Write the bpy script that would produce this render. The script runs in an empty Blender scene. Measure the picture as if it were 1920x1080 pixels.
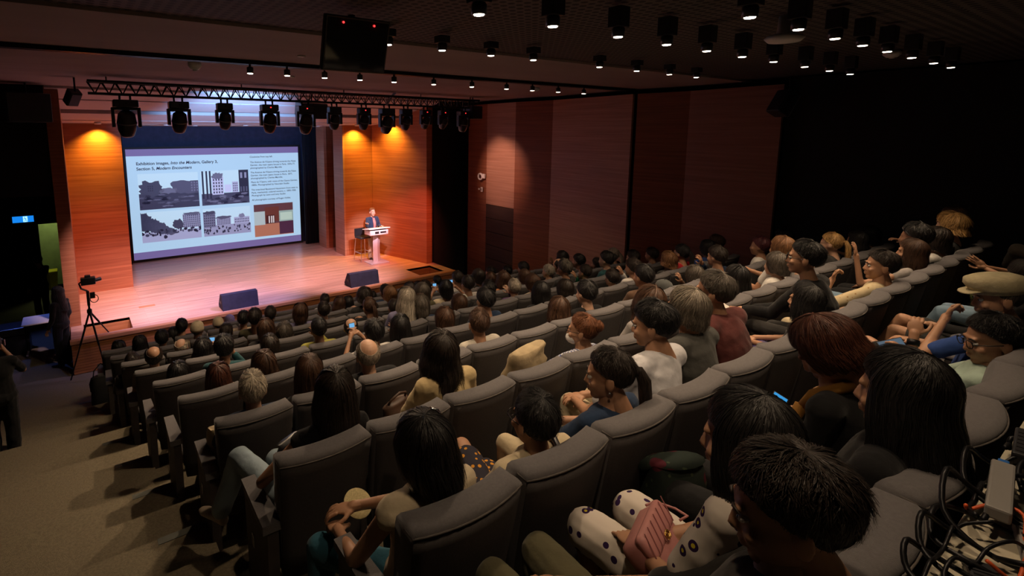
import bpy, bmesh, math, random
import numpy as np
from mathutils import Vector, Matrix
random.seed(7); RNG = np.random.default_rng(7)
scene = bpy.context.scene
col = scene.collection
# ------------------------------------------------------------------ camera, world, exposure
cd = bpy.data.cameras.new('camera'); cam = bpy.data.objects.new('camera', cd); col.objects.link(cam)
cd.sensor_width = 36.0; cd.lens = 986.0/1920*36; cd.shift_x = (960-811)/1920; cd.shift_y = -(540-392)/1920
cd.clip_start = 0.05; cd.clip_end = 100
cam.location = (0, 0, 4.92)
cam.rotation_euler = (math.radians(90-8.37), 0, math.radians(-34.4))
scene.camera = cam
w = bpy.data.worlds.new('world'); scene.world = w; w.use_nodes = True
w.node_tree.nodes['Background'].inputs[0].default_value = (0.9, 0.8, 0.7, 1)
w.node_tree.nodes['Background'].inputs[1].default_value = 0.0015
scene.view_settings.view_transform = 'Standard'; scene.view_settings.look = 'None'
scene.view_settings.exposure = 0.0; scene.view_settings.gamma = 1.0
scene.view_settings.use_curve_mapping = False
scene.render.film_transparent = False
try:
    scene.cycles.max_bounces = 6; scene.cycles.diffuse_bounces = 3; scene.cycles.glossy_bounces = 2
    scene.cycles.transmission_bounces = 2; scene.cycles.use_denoising = True
    scene.cycles.sample_clamp_indirect = 3.0; scene.cycles.caustics_reflective = False; scene.cycles.caustics_refractive = False
except Exception: pass
# light levels, used by the lamp builders below
HOUSE_W = 95.0       # each ceiling downlight over the seats
WASH_W = 600.0       # orange wall washers over the stage panels
STAGE_W = 680.0      # moving heads lighting the stage
SCREEN_E = 0.85      # projected slide
# ------------------------------------------------------------------ helpers
def link(o, parent=None):
    col.objects.link(o)
    if parent is not None: o.parent = parent
    return o
def tag(o, label=None, cat=None, group=None, kind=None):
    if label: o['label'] = label
    if cat: o['category'] = cat
    if group: o['group'] = group
    if kind: o['kind'] = kind
    return o
def empty(name, loc=(0,0,0), rz=0.0):
    o = bpy.data.objects.new(name, None); o.location = loc; o.rotation_euler = (0,0,rz)
    o.empty_display_size = 0.1
    return link(o)
class MB:
    """collects simple shapes into one mesh"""
    def __init__(s): s.v = []; s.f = []
    def add(s, vs, fs):
        n = len(s.v); s.v += [tuple(map(float, p)) for p in vs]; s.f += [tuple(i+n for i in q) for q in fs]; return s
    def box(s, x0, x1, y0, y1, z0, z1, M=None, bev=0.0):
        if bev > 0:
            b = bev; X=[x0,x0+b,x1-b,x1]; 
            bm = bmesh.new(); bmesh.ops.create_cube(bm, size=1)
            for v in bm.verts: v.co = ((x0+x1)/2+v.co.x*(x1-x0), (y0+y1)/2+v.co.y*(y1-y0), (z0+z1)/2+v.co.z*(z1-z0))
            bmesh.ops.bevel(bm, geom=list(bm.edges), offset=b, segments=2, profile=0.5, affect='EDGES')
            bm.verts.index_update()
            vs = [v.co.copy() for v in bm.verts]; fs = [[v.index for v in f.verts] for f in bm.faces]; bm.free()
        else:
            vs = [Vector(p) for p in ((x0,y0,z0),(x1,y0,z0),(x1,y1,z0),(x0,y1,z0),(x0,y0,z1),(x1,y0,z1),(x1,y1,z1),(x0,y1,z1))]
            fs = [(0,3,2,1),(4,5,6,7),(0,1,5,4),(1,2,6,5),(2,3,7,6),(3,0,4,7)]
        if M is not None: vs = [M @ v for v in vs]
        return s.add(vs, fs)
    def quad(s, a, b, c, d): return s.add((a,b,c,d), ((0,1,2,3),))
    def loft(s, secs, n=12, caps=True, close=True):
        """secs: (centre, u-vector, v-vector)"""
        vs = []; fs = []
        for c,u,v in secs:
            c=np.array(c,float);u=np.array(u,float);v=np.array(v,float)
            for i in range(n):
                a = 2*math.pi*i/n; vs.append(c+u*math.cos(a)+v*math.sin(a))
        m = len(secs)
        for k in range(m-1):
            for i in range(n):
                fs.append((k*n+i, k*n+(i+1)%n, (k+1)*n+(i+1)%n, (k+1)*n+i))
        if caps:
            fs.append(tuple(range(n))[::-1]); fs.append(tuple((m-1)*n+i for i in range(n)))
        return s.add(vs, fs)
    def tube(s, pts, r, n=8, caps=True):
        pts = [np.array(p,float) for p in pts]
        rs = r if hasattr(r,'__len__') else [r]*len(pts)
        secs = []; up=None
        for i,p in enumerate(pts):
            d = pts[min(i+1,len(pts)-1)]-pts[max(i-1,0)]
            d = d/(np.linalg.norm(d)+1e-12)
            if up is None:
                up = np.array((0,0,1.0)) if abs(d[2])<.9 else np.array((1.0,0,0))
            u = np.cross(up,d); u/= np.linalg.norm(u)+1e-12; v = np.cross(d,u); up = v
            secs.append((p,u*rs[i],v*rs[i]))
        return s.loft(secs, n, caps)
    def cyl(s, p, q, r, n=12, r2=None): return s.tube([p,q],[r, r if r2 is None else r2], n)
    def capsule(s, p, q, r1, r2=None, n=10):
        r2 = r1 if r2 is None else r2
        p=np.array(p,float);q=np.array(q,float);d=q-p;L=np.linalg.norm(d)
        d = d/L if L>1e-9 else np.array((0,0,1.0))
        pts=[];rs=[]
        for a in (-85,-60,-30,0): pts.append(p+d*r1*math.sin(math.radians(a))); rs.append(r1*math.cos(math.radians(a)))
        for a in (0,30,60,85): pts.append(q+d*r2*math.sin(math.radians(a))); rs.append(r2*math.cos(math.radians(a)))
        return s.tube(pts, rs, n)
    def ell(s, c, r, n=14, m=9, R=None):
        c=np.array(c,float);secs=[]
        R = np.eye(3) if R is None else np.array(R)
        for i in range(m):
            t = -math.pi/2*.97+math.pi*.97*i/(m-1)
            secs.append((c+R@np.array((0,0,r[2]*math.sin(t))), R@np.array((r[0]*math.cos(t),0,0)), R@np.array((0,r[1]*math.cos(t),0))))
        return s.loft(secs, n)
    def lathe(s, prof, c=(0,0,0), n=20):
        return s.loft([((c[0],c[1],c[2]+z),(r,0,0),(0,r,0)) for r,z in prof], n)
    def mesh(s, name='m', smooth=False):
        me = bpy.data.meshes.new(name); me.from_pydata(s.v, [], s.f); me.validate()
        if smooth: me.polygons.foreach_set('use_smooth', [True]*len(me.polygons))
        me.update(); return me
    def build(s, name, m, parent=None, smooth=False, loc=None):
        me = s.mesh(name, smooth)
        if m is not None: me.materials.append(m)
        o = bpy.data.objects.new(name, me); link(o, parent)
        if loc is not None: o.location = loc
        return o
def struct(name, mb, m, label=None, smooth=False, parent=None):
    o = mb.build(name, m, parent, smooth)
    if parent is None: o['kind'] = 'structure'
    if label: o['label'] = label
    return o
def rig(o, parent):
    """a sibling mesh object under parent"""
    o.parent = parent; return o
def copy_tree(o, parent=None):
    c = o.copy(); link(c, parent)
    for ch in o.children: copy_tree(ch, c)
    return c
ORD = 'first second third fourth fifth sixth seventh eighth ninth tenth eleventh twelfth thirteenth fourteenth fifteenth sixteenth seventeenth eighteenth'.split()
# ------------------------------------------------------------------ materials
MATS = {}
def nodes(m):
    m.use_nodes = True; nt = m.node_tree; return nt, nt.nodes['Principled BSDF'], nt.nodes, nt.links
def mat(name, c, rough=.6, metal=0.0, var=.15, scale=(6,6,6), bump=0.0, bscale=None, emit=None, estr=0.0, spec=.4, detail=4, sheen=0.0, coord='Object'):
    if name in MATS: return MATS[name]
    m = bpy.data.materials.new(name); nt,b,N,L = nodes(m)
    b.inputs['Roughness'].default_value = rough; b.inputs['Metallic'].default_value = metal
    b.inputs['Specular IOR Level'].default_value = spec
    if sheen: b.inputs['Sheen Weight'].default_value = sheen
    if emit is not None:
        b.inputs['Emission Color'].default_value = (*emit,1); b.inputs['Emission Strength'].default_value = estr
    tc = N.new('ShaderNodeTexCoord'); mp = N.new('ShaderNodeMapping'); mp.inputs['Scale'].default_value = scale
    L.new(tc.outputs[coord], mp.inputs['Vector'])
    nz = N.new('ShaderNodeTexNoise'); nz.inputs['Scale'].default_value = 1.0; nz.inputs['Detail'].default_value = detail
    L.new(mp.outputs[0], nz.inputs['Vector'])
    mx = N.new('ShaderNodeMix'); mx.data_type = 'RGBA'
    mx.inputs['A'].default_value = (*[x*(1-var) for x in c],1); mx.inputs['B'].default_value = (*[min(1,x*(1+var)) for x in c],1)
    rp = N.new('ShaderNodeMapRange'); rp.inputs['From Min'].default_value=.3; rp.inputs['From Max'].default_value=.7
    L.new(nz.outputs['Fac'], rp.inputs['Value']); L.new(rp.outputs[0], mx.inputs['Factor'])
    L.new(mx.outputs['Result'], b.inputs['Base Color'])
    if bump:
        bp = N.new('ShaderNodeBump'); bp.inputs['Strength'].default_value = bump; bp.inputs['Distance'].default_value = .01
        if bscale is not None:
            n2 = N.new('ShaderNodeTexNoise'); n2.inputs['Scale'].default_value = bscale; n2.inputs['Detail'].default_value = 3
            L.new(tc.outputs[coord], n2.inputs['Vector']); L.new(n2.outputs['Fac'], bp.inputs['Height'])
        else: L.new(nz.outputs['Fac'], bp.inputs['Height'])
        L.new(bp.outputs[0], b.inputs['Normal'])
    MATS[name] = m; return m
def wood(name, c1, c2, scale=(.6,.6,26), rough=.45, seam=None):
    """veneer with horizontal grain; seam = board length/height for floor strips"""
    if name in MATS: return MATS[name]
    m = bpy.data.materials.new(name); nt,b,N,L = nodes(m)
    b.inputs['Roughness'].default_value = rough; b.inputs['Specular IOR Level'].default_value = .35
    tc = N.new('ShaderNodeTexCoord'); mp = N.new('ShaderNodeMapping'); mp.inputs['Scale'].default_value = scale
    L.new(tc.outputs['Object'], mp.inputs['Vector'])
    nz = N.new('ShaderNodeTexNoise'); nz.inputs['Scale'].default_value = 1; nz.inputs['Detail'].default_value = 6; nz.inputs['Roughness'].default_value=.6
    L.new(mp.outputs[0], nz.inputs['Vector'])
    rp = N.new('ShaderNodeMapRange'); rp.inputs['From Min'].default_value=.28; rp.inputs['From Max'].default_value=.72
    L.new(nz.outputs['Fac'], rp.inputs['Value'])
    mx = N.new('ShaderNodeMix'); mx.data_type='RGBA'; mx.inputs['A'].default_value=(*c1,1); mx.inputs['B'].default_value=(*c2,1)
    L.new(rp.outputs[0], mx.inputs['Factor']); out = mx.outputs['Result']
    if seam:
        br = N.new('ShaderNodeTexBrick'); br.inputs['Scale'].default_value = 1.0
        br.inputs['Brick Width'].default_value = seam[0]; br.inputs['Row Height'].default_value = seam[1]
        br.inputs['Mortar Size'].default_value = .0025; br.offset = .37
        br.inputs['Color1'].default_value=(.72,.72,.72,1); br.inputs['Color2'].default_value=(1,1,1,1); br.inputs['Mortar'].default_value=(.45,.42,.4,1)
        L.new(tc.outputs['Object'], br.inputs['Vector'])
        m2 = N.new('ShaderNodeMix'); m2.data_type='RGBA'; m2.blend_type='MULTIPLY'; m2.inputs['Factor'].default_value=.8
        L.new(out, m2.inputs['A']); L.new(br.outputs['Color'], m2.inputs['B']); out = m2.outputs['Result']
    L.new(out, b.inputs['Base Color'])
    MATS[name]=m; return m
def emis(name, c, s):
    if name in MATS: return MATS[name]
    m = bpy.data.materials.new(name); nt,b,N,L = nodes(m)
    b.inputs['Base Color'].default_value=(*[x*.15 for x in c],1); b.inputs['Emission Color'].default_value=(*c,1); b.inputs['Emission Strength'].default_value=s
    b.inputs['Roughness'].default_value=.6
    MATS[name]=m; return m
def perforated(name, c, hole, pitch):
    m = bpy.data.materials.new(name); nt,b,N,L = nodes(m); b.inputs['Roughness'].default_value=.8
    tc=N.new('ShaderNodeTexCoord'); mp=N.new('ShaderNodeMapping'); mp.inputs['Scale'].default_value=(1/pitch,1/pitch,1/pitch); L.new(tc.outputs['Object'],mp.inputs['Vector'])
    fr=N.new('ShaderNodeVectorMath'); fr.operation='FRACTION'; L.new(mp.outputs[0],fr.inputs[0])
    sb=N.new('ShaderNodeVectorMath'); sb.operation='SUBTRACT'; sb.inputs[1].default_value=(.5,.5,0); L.new(fr.outputs[0],sb.inputs[0])
    ml=N.new('ShaderNodeVectorMath'); ml.operation='MULTIPLY'; ml.inputs[1].default_value=(1,1,0); L.new(sb.outputs[0],ml.inputs[0])
    ln=N.new('ShaderNodeVectorMath'); ln.operation='LENGTH'; L.new(ml.outputs[0],ln.inputs[0])
    gt=N.new('ShaderNodeMath'); gt.operation='LESS_THAN'; gt.inputs[1].default_value=.33; L.new(ln.outputs['Value'],gt.inputs[0])
    mx=N.new('ShaderNodeMix'); mx.data_type='RGBA'; mx.inputs['A'].default_value=(*c,1); mx.inputs['B'].default_value=(*hole,1)
    L.new(gt.outputs[0],mx.inputs['Factor']); L.new(mx.outputs['Result'],b.inputs['Base Color'])
    MATS[name]=m; return m
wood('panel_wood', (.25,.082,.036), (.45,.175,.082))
wood('panel_wood_dark', (.16,.05,.022), (.27,.095,.045))  # darker copy of the veneer, shade put into the colour
wood('stage_wood', (.47,.25,.19), (.75,.47,.38), scale=(1.2,22,1), rough=.30, seam=(1.8,.085))
wood('stage_front_wood', (.26,.095,.035), (.42,.17,.07), scale=(.8,.8,20))
wood('nosing_wood', (.36,.15,.07), (.52,.25,.13), scale=(.8,18,18))
mat('carpet', (.19,.16,.11), .95, var=.18, scale=(60,60,60), bump=.6, bscale=220, spec=.1)
mat('step_strip', (.12,.125,.11), .7, var=.1, scale=(20,20,20), spec=.2)
mat('plaster', (.34,.27,.25), .85, var=.06, scale=(.5,2,1), spec=.2)
mat('stage_plaster', (.52,.45,.44), .8, var=.05, scale=(1,1,1), spec=.2)
mat('black_paint', (.012,.011,.011), .7, var=.2)
mat('black_wall', (.010,.009,.009), .85, var=.2, scale=(2,2,2))
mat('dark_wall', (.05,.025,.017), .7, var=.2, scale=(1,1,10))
perforated('perforated_ceiling', (.095,.082,.075), (.008,.007,.007), .085)
mat('metal_black', (.015,.015,.017), .4, .6, var=.2)
mat('fixture_black', (.02,.02,.024), .35, .1, var=.2, spec=.6)
mat('lens_glass', (.02,.022,.03), .06, .0, var=.1, spec=1.0)
mat('chrome', (.75,.75,.77), .18, 1.0, var=.05)
mat('silver', (.62,.62,.70), .35, .25, var=.05)
mat('white_plastic', (.7,.68,.66), .5, var=.04)
mat('grey_plastic', (.22,.21,.20), .5, var=.06)
mat('navy_cloth', (.02,.022,.05), .8, var=.2)
mat('curtain', (.012,.013,.022), .9, var=.3, scale=(14,2,.5))
mat('seat_fabric', (.122,.114,.118), .85, var=.1, scale=(90,90,90), bump=.25, bscale=500, spec=.2, sheen=.15)
mat('seat_back_fabric', (.066,.060,.060), .85, var=.1, scale=(90,90,90), bump=.2, bscale=500, spec=.2)
mat('seat_piping', (.10,.088,.08), .8, var=.1)
mat('seat_panel', (.055,.045,.04), .7, var=.15, scale=(10,10,10))
AUD = [
 (8, 0, -0.0, 0.99, 0, 'long', 'black', 'black'),
 (7, 0, 0.16, 1.08, 0.05, 'long', 'black', 'charcoal'),
 (7, 1, -0.08, 1.11, 0, 'short', 'black', 'black'),
 (8, 1, 0.29, 1.03, 0, 'short', 'black', 'charcoal'),
 (8, 2, -0.11, 1.16, 0, 'short', 'black', 'charcoal'),
 (7, 2, -0.11, 1.14, 0, 'cap', 'cream', 'cream'),
 (8, 3, -0.04, 1.07, 0, 'cap', 'cream', 'white'),
 (9, 4, -0.06, 0.99, 0, 'scarf', 'purple', 'charcoal'),
 (6, 2, 0.03, 1.11, 0, 'bun', 'dark', 'black'),
 (7, 3, 0.08, 1.17, 0, 'short', 'black', 'cream'),
 (6, 3, -0.07, 1.21, 0.1, 'short', 'dark', 'olive'),
 (7, 4, 0.0, 1.16, 0, 'short', 'dark', 'denim'),
 (5, 2, 0.23, 1.16, 0, 'bob', 'brown', 'charcoal'),
 (5, 3, -0.07, 1.06, 0, 'curly', 'greydark', 'charcoal'),
 (6, 1, -0.04, 1.03, 0, 'balding', 'white', 'charcoal'),
 (6, 0, -0.11, 0.97, 0, 'bun', 'dark', 'charcoal'),
 (5, 0, -0.03, 1.11, 0, 'balding', 'dark', 'greybrown'),
 (5, 1, -0.02, 1.08, 0, 'curly', 'black', 'cream'),
 (4, 1, -0.07, 1.17, 0, 'short', 'black', 'teal'),
 (4, 2, -0.12, 1.08, 0, 'bob', 'dark', 'black'),
 (4, 0, -0.0, 1.0, 0, 'long', 'black', 'black'),
 (3, 0, 0.11, 1.06, 0, 'long', 'auburn', 'charcoal'),
 (3, 1, -0.03, 1.07, 0, 'wavy', 'brown', 'yellow'),
 (6, 4, 0.08, 1.19, 0, 'bob', 'brown', 'lilac'),
 (8, 7, -0.11, 1.13, 0, 'short', 'dark', 'white'),
 (6, 5, -0.07, 1.15, 0, 'short', 'dark', 'greybrown'),
 (7, 6, 0.22, 1.11, 0, 'wavy', 'brown', 'cream'),
 (7, 7, -0.15, 1.09, 0, 'long', 'black', 'black'),
 (6, 6, 0.18, 1.21, 0.1, 'curly', 'dark', 'charcoal'),
 (8, 9, -0.09, 1.01, 0, 'short', 'black', 'charcoal'),
 (5, 5, 0.15, 1.17, 0, 'pony', 'brown', 'black'),
 (7, 8, 0.11, 1.17, 0, 'short', 'black', 'navy'),
 (6, 7, 0.09, 1.2, 0, 'bob', 'brownlight', 'charcoal'),
 (4, 5, 0.15, 1.27, 0.1, 'long', 'grey', 'lilac'),
 (6, 8, -0.04, 1.2, 0, 'bob', 'dark', 'charcoal'),
 (8, 11, 0.01, 1.04, 0, 'short', 'black', 'charcoal'),
 (7, 10, -0.01, 1.09, 0, 'curly', 'dark', 'charcoal'),
 (5, 7, 0.01, 1.23, 0, 'bob', 'greydark', 'olive'),
 (8, 12, 0.01, 1.08, 0, 'short', 'black', 'cream'),
 (4, 6, -0.23, 1.17, 0, 'bob', 'greydark', 'navy'),
 (5, 6, 0.03, 1.07, 0, 'short', 'dark', 'lilac'),
 (3, 4, -0.17, 1.12, 0, 'long', 'black', 'skin'),
 (4, 3, -0.07, 1.15, 0, 'bun', 'black', 'yellowgreen'),
 (4, 4, -0.19, 1.07, 0, 'balding', 'dark', 'blue'),
 (3, 3, 0.04, 1.13, 0, 'short', 'black', 'white'),
 (3, 5, -0.12, 1.09, 0, 'bob', 'brown', 'cream'),
 (5, 8, -0.06, 1.21, 0, 'bob', 'black', 'cream'),
 (6, 10, -0.04, 1.24, 0, 'short', 'dark', 'white'),
 (5, 9, -0.15, 1.21, 0, 'short', 'dark', 'white'),
 (6, 11, -0.07, 1.2, 0, 'bob', 'dark', 'charcoal'),
 (7, 13, 0.15, 1.14, 0, 'short', 'black', 'charcoal'),
 (6, 12, -0.28, 1.1, 0, 'bob', 'brown', 'charcoal'),
 (5, 10, 0.13, 1.16, 0, 'wavy', 'brown', 'orange'),
 (7, 14, 0.11, 1.09, 0, 'short', 'black', 'charcoal'),
 (6, 13, 0.07, 1.18, 0, 'short', 'black', 'charcoal'),
 (5, 11, 0.1, 1.12, 0, 'bob', 'brown', 'lilac'),
 (4, 9, -0.14, 1.12, 0, 'short', 'grey', 'purple'),
 (4, 10, -0.29, 1.13, 0, 'bob', 'brown', 'cream'),
 (5, 12, 0.18, 1.13, 0, 'short', 'grey', 'paleyellow'),
 (3, 8, -0.18, 1.13, 0, 'long', 'black', 'black'),
 (6, 15, 0.18, 1.25, 0, 'long', 'black', 'charcoal'),
 (5, 13, -0.08, 1.21, 0, 'balding', 'dark', 'charcoal'),
 (4, 11, 0.02, 1.22, 0.1, 'short', 'greydark', 'charcoal'),
 (5, 14, -0.05, 1.21, 0, 'short', 'black', 'charcoal'),
 (4, 12, -0.12, 1.11, 0, 'short', 'dark', 'green'),
 (3, 9, -0.25, 1.09, 0, 'bob', 'dark', 'charcoal'),
 (5, 15, -0.02, 1.07, 0, 'short', 'dark', 'charcoal'),
 (4, 13, -0.1, 1.25, 0, 'bun', 'black', 'teal'),
 (5, 16, -0.04, 1.19, 0, 'pony', 'grey', 'olive'),
 (3, 10, 0.23, 1.08, 0, 'short', 'dark', 'white'),
 (4, 14, 0.14, 1.18, 0, 'short', 'black', 'mint'),
 (3, 11, 0.18, 1.17, 0, 'short', 'dark', 'white'),
 (4, 7, -0.12, 1.07, 0, 'bob', 'brown', 'charcoal'),
 (3, 6, -0.05, 1.2, 0, 'short', 'black', 'navy'),
 (4, 8, -0.12, 1.18, 0, 'short', 'black', 'charcoal'),
 (2, 6, 0.02, 1.08, 0, 'long', 'brown', 'lilac'),
 (2, 7, -0.09, 1.18, 0, 'short', 'black', 'black'),
 (2, 9, -0.12, 1.2, 0, 'short', 'black', 'brown'),
 (4, 15, 0.19, 1.16, 0, 'short', 'dark', 'greyprint'),
 (3, 13, 0.04, 1.15, 0, 'curly', 'brownlight', 'charcoal'),
 (3, 14, -0.13, 1.22, 0, 'pony', 'black', 'red'),
 (3, 15, 0.14, 1.21, 0, 'bob', 'black', 'blue'),
 (2, 12, -0.03, 1.22, 0, 'short', 'dark', 'navy'),
 (3, 16, -0.13, 1.26, 0, 'short', 'brown', 'charcoal'),
 (2, 11, -0.04, 1.04, 0, 'bob', 'greydark', 'brown'),
 (2, 14, 0.16, 1.21, 0, 'short', 'redblack', 'white'),
 (1, 9, -0.11, 1.14, 0, 'long', 'black', 'red'),
 (1, 10, 0.29, 1.15, 0, 'bob', 'greydark', 'white'),
 (1, 11, 0.1, 1.28, 0.1, 'bob', 'brownlight', 'white'),
 (2, 16, -0.13, 1.24, 0, 'short', 'black', 'black'),
 (2, 10, -0.21, 0.95, 0, 'cap', 'slate', 'charcoal'),
 (1, 6, -0.04, 1.17, 0, 'wavy', 'brown', 'greyprint'),
 (1, 13, 0.23, 1.21, 0, 'pony', 'blond', 'charcoal'),
 (1, 15, 0.08, 1.14, 0, 'long', 'black', 'charcoal'),
 (1, 16, 0.01, 1.16, 0, 'bob', 'black', 'charcoal'),
 (0, 12, -0.19, 1.29, 0.02, 'short', 'black', 'charcoal'),
 (0, 13, -0.04, 1.19, 0, 'bob', 'dark', 'white'),
 (0, 14, -0.01, 1.29, 0.0, 'curly', 'blond', 'skin'),
 (0, 15, -0.2, 1.4, 0.06, 'short', 'brown', 'charcoal'),
]
HERO_SEATS = {
 'oldman': (2, 0, 0.05, 1.1, 0),
 'brownlong': (2, 1, -0.06, 1.12, 0),
 'shaven': (2, 2, -0.1, 1.14, 0),
 'greytee': (2, 4, -0.0, 1.16, 0),
 'plaid': (1, 4, 0.2, 1.07, 0.05),
 'khaki': (1, 2, -0.04, 1.16, 0.2),
 'jeans': (1, 0, 0.16, 1.2, 0),
 'sleeveless': (0, 0, -0.04, 1.16, 0),
 'creamman': (0, 1, 0.04, 1.07, 0),
 'navy': (0, 2, 0.04, 1.15, 0),
 'whitetee': (0, 3, 0.18, 1.22, 0.2),
 'greyshirt': (0, 4, 0.09, 1.22, 0.25),
 'maroon': (0, 5, -0.0, 1.25, 0.3),
 'violet': (0, 7, -0.09, 1.06, 0.05),
 'blackglasses': (0, 8, -0.3, 1.34, 0.22),
 'floralshirt': (0, 9, 0.16, 1.18, -0.05),
 'brownright': (0, 11, 0.21, 1.15, 0),
 'pansy': (-1, 0, 0.16, 1.24, -0.13),
 'sling': (-1, 1, -0.1, 1.21, 0.1),
 'blacklong': (-1, 2, 0.03, 1.25, -0.1),
 'bentover': (-1, 3, -0.13, 1.19, 0.25),
 'mint': (-1, 5, 0.01, 1.06, -0.09),
 'flatcap': (-1, 6, 0.25, 1.12, 0.02),
}
# ------------------------------------------------------------------ the hall
def YK(k): return 1.4+1.05*k
def FK(k): return max(0.0, 2.48-.2755*k)
def X0(k): return .86-.085*k-(.05 if k >= 1 else 0.0)
def NS(k): return 16 if k <= 0 else 17
M = MATS
XR = 10.9; XL = -2.2; ZC = 5.85
fb = MB().box(XL, XR, -4, 20, -.12, 0.0)
floor = struct('floor', fb, M['carpet'], 'brown-grey carpeted floor of the raked hall')
for k in range(-4, 9):
    y0, y1 = YK(k)-.17, YK(k)+.88
    z = FK(k)
    MB().box(X0(k)-.02, XR, y0, y1, 0, z).build('row_platform', M['carpet'], floor)
    MB().box(XL, X0(k)-.02, y0+.525, y1, 0, z, bev=.006).build('step', M['carpet'], floor)
    MB().box(XL, X0(k)-.02, y0, y0+.525, 0, z+.138, bev=.006).build('step', M['carpet'], floor)
    MB().box(X0(k)-.36, X0(k)-.06, y0+.46, y0+.527, z+.1385, z+.141).build('nosing_strip', M['step_strip'], floor)
struct('wall_back', MB().box(XL, XR, -4.1, -4, 0, 6), M['black_wall'])
struct('wall_left', MB().box(XL-.1, XL, -4, 20, 0, 6), M['black_wall'])
# right wall: sawtooth panels, light and shade put into the wood tones
wr = struct('wall_right', MB().box(XR, XR+.1, -4, 20, 0, 6), M['black_wall'], 'side wall of folded timber acoustic panels')
def wpanel(ya, xa, yb, xb, z0, z1, m, name='panel', label=None, t=.06):
    d = np.array((xb-xa, yb-ya)); n = np.array((d[1], -d[0]))/np.linalg.norm(d)*t
    mb = MB(); vs = [(xa,ya,z0),(xb,yb,z0),(xb+n[0],yb+n[1],z0),(xa+n[0],ya+n[1],z0)]
    mb.add(vs+[(x,y,z1) for x,y,_ in vs], [(0,1,2,3),(7,6,5,4),(0,4,5,1),(1,5,6,2),(2,6,7,3),(3,7,4,0)])
    o = mb.build(name, m, wr)
    if label: o['label'] = label
    return o
wood('panel_wood_lit', (.30,.14,.085), (.46,.24,.155))  # paler copy of the veneer, light from screen and stage put into the colour
wood('panel_wood_brown', (.20,.085,.05), (.30,.135,.085))  # in-between copy of the veneer, weaker light put into the colour
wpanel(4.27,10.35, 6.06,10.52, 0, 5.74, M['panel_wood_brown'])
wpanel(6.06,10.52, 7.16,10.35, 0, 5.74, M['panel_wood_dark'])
wpanel(7.26,10.32, 9.83,10.58, 0, 5.74, M['panel_wood_lit'])
wpanel(9.83,10.58, 11.05,10.40, 0, 5.74, M['panel_wood_dark'], label='timber panel with shade put into its orange-brown colour')
wpanel(11.05,10.40, 12.35,10.46, 2.72, 5.74, M['panel_wood_lit'])
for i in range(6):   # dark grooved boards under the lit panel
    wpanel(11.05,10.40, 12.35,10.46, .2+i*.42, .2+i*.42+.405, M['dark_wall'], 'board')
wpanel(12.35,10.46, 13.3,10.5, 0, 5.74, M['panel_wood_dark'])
wpanel(-4,10.5, 4.27,10.5, 0, 5.85, M['black_wall'])
wpanel(7.16,10.45, 7.26,10.45, 0, 5.74, M['black_wall'])
# ceilings
ce = struct('ceiling', MB().box(XL, XR, -4, 5.02, ZC+.03, ZC+.1), M['perforated_ceiling'], 'dark perforated ceiling over the seats')
MB().box(XL, XR, 5.02, 7.2, ZC, ZC+.1).build('plaster_band', M['plaster'], ce)
MB().box(XL, XR, 7.42, 13.42, ZC, ZC+.1).build('plaster_band', M['plaster'], ce)
MB().box(XL, XR, 7.2, 7.42, ZC+.08, ZC+.1).build('slot_back', M['black_paint'], ce)
MB().box(XL, XR, -4, 1.05, ZC-.10, ZC+.02).build('lowered_band', M['perforated_ceiling'], ce)
# stage ceiling: stepped bands with dark slots between them
ce2 = struct('ceiling_stage', MB().box(-.34,9.4,13.44,19.3,5.92,6.0), M['black_paint'], 'stepped pale ceiling over the stage with dark slots')
def slope(y0,z0,y1,z1,m=None,name='stage_ceiling_band'):
    mb = MB(); x0,x1=-.34,9.4
    mb.add([(x0,y0,z0),(x1,y0,z0),(x1,y1,z1),(x0,y1,z1),(x0,y0,z0+.08),(x1,y0,z0+.08),(x1,y1,z1+.08),(x0,y1,z1+.08)],[(0,3,2,1),(4,5,6,7),(0,1,5,4),(1,2,6,5),(2,3,7,6),(3,0,4,7)])
    return mb.build(name, m or M['stage_plaster'], ce2)
slope(13.40,5.80,13.95,5.62); slope(14.02,5.60,14.62,5.42); slope(14.86,5.34,15.5,5.2); slope(15.58,5.185,16.3,5.115); slope(16.36,5.11,19.3,5.10)
MB().box(-.34,9.4,14.62,14.86,5.50,5.56).build('slot_back', M['black_paint'], ce2)
# left of the stage: dark corridor with a lit doorway
wf = struct('wall_front', MB().box(XL,-.36,13.5,13.6,3.6,6).box(9.5,XR,13.9,14.0,0,6), M['black_wall'], 'black wall beside the stage opening')
struct('wall_corridor_end', MB().box(XL,-.98,19.3,19.4,0,5).box(-.42,-.36,19.3,19.4,0,5).box(-.98,-.42,19.3,19.4,2.2,5), M['black_wall'])
mat('lobby_wall', (.32,.36,.16), .8, var=.08)
struct('wall_lobby', MB().box(-2.0,.4,20.6,20.7,0,3), M['lobby_wall'], 'olive lit wall seen through the corridor doorway')
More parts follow.
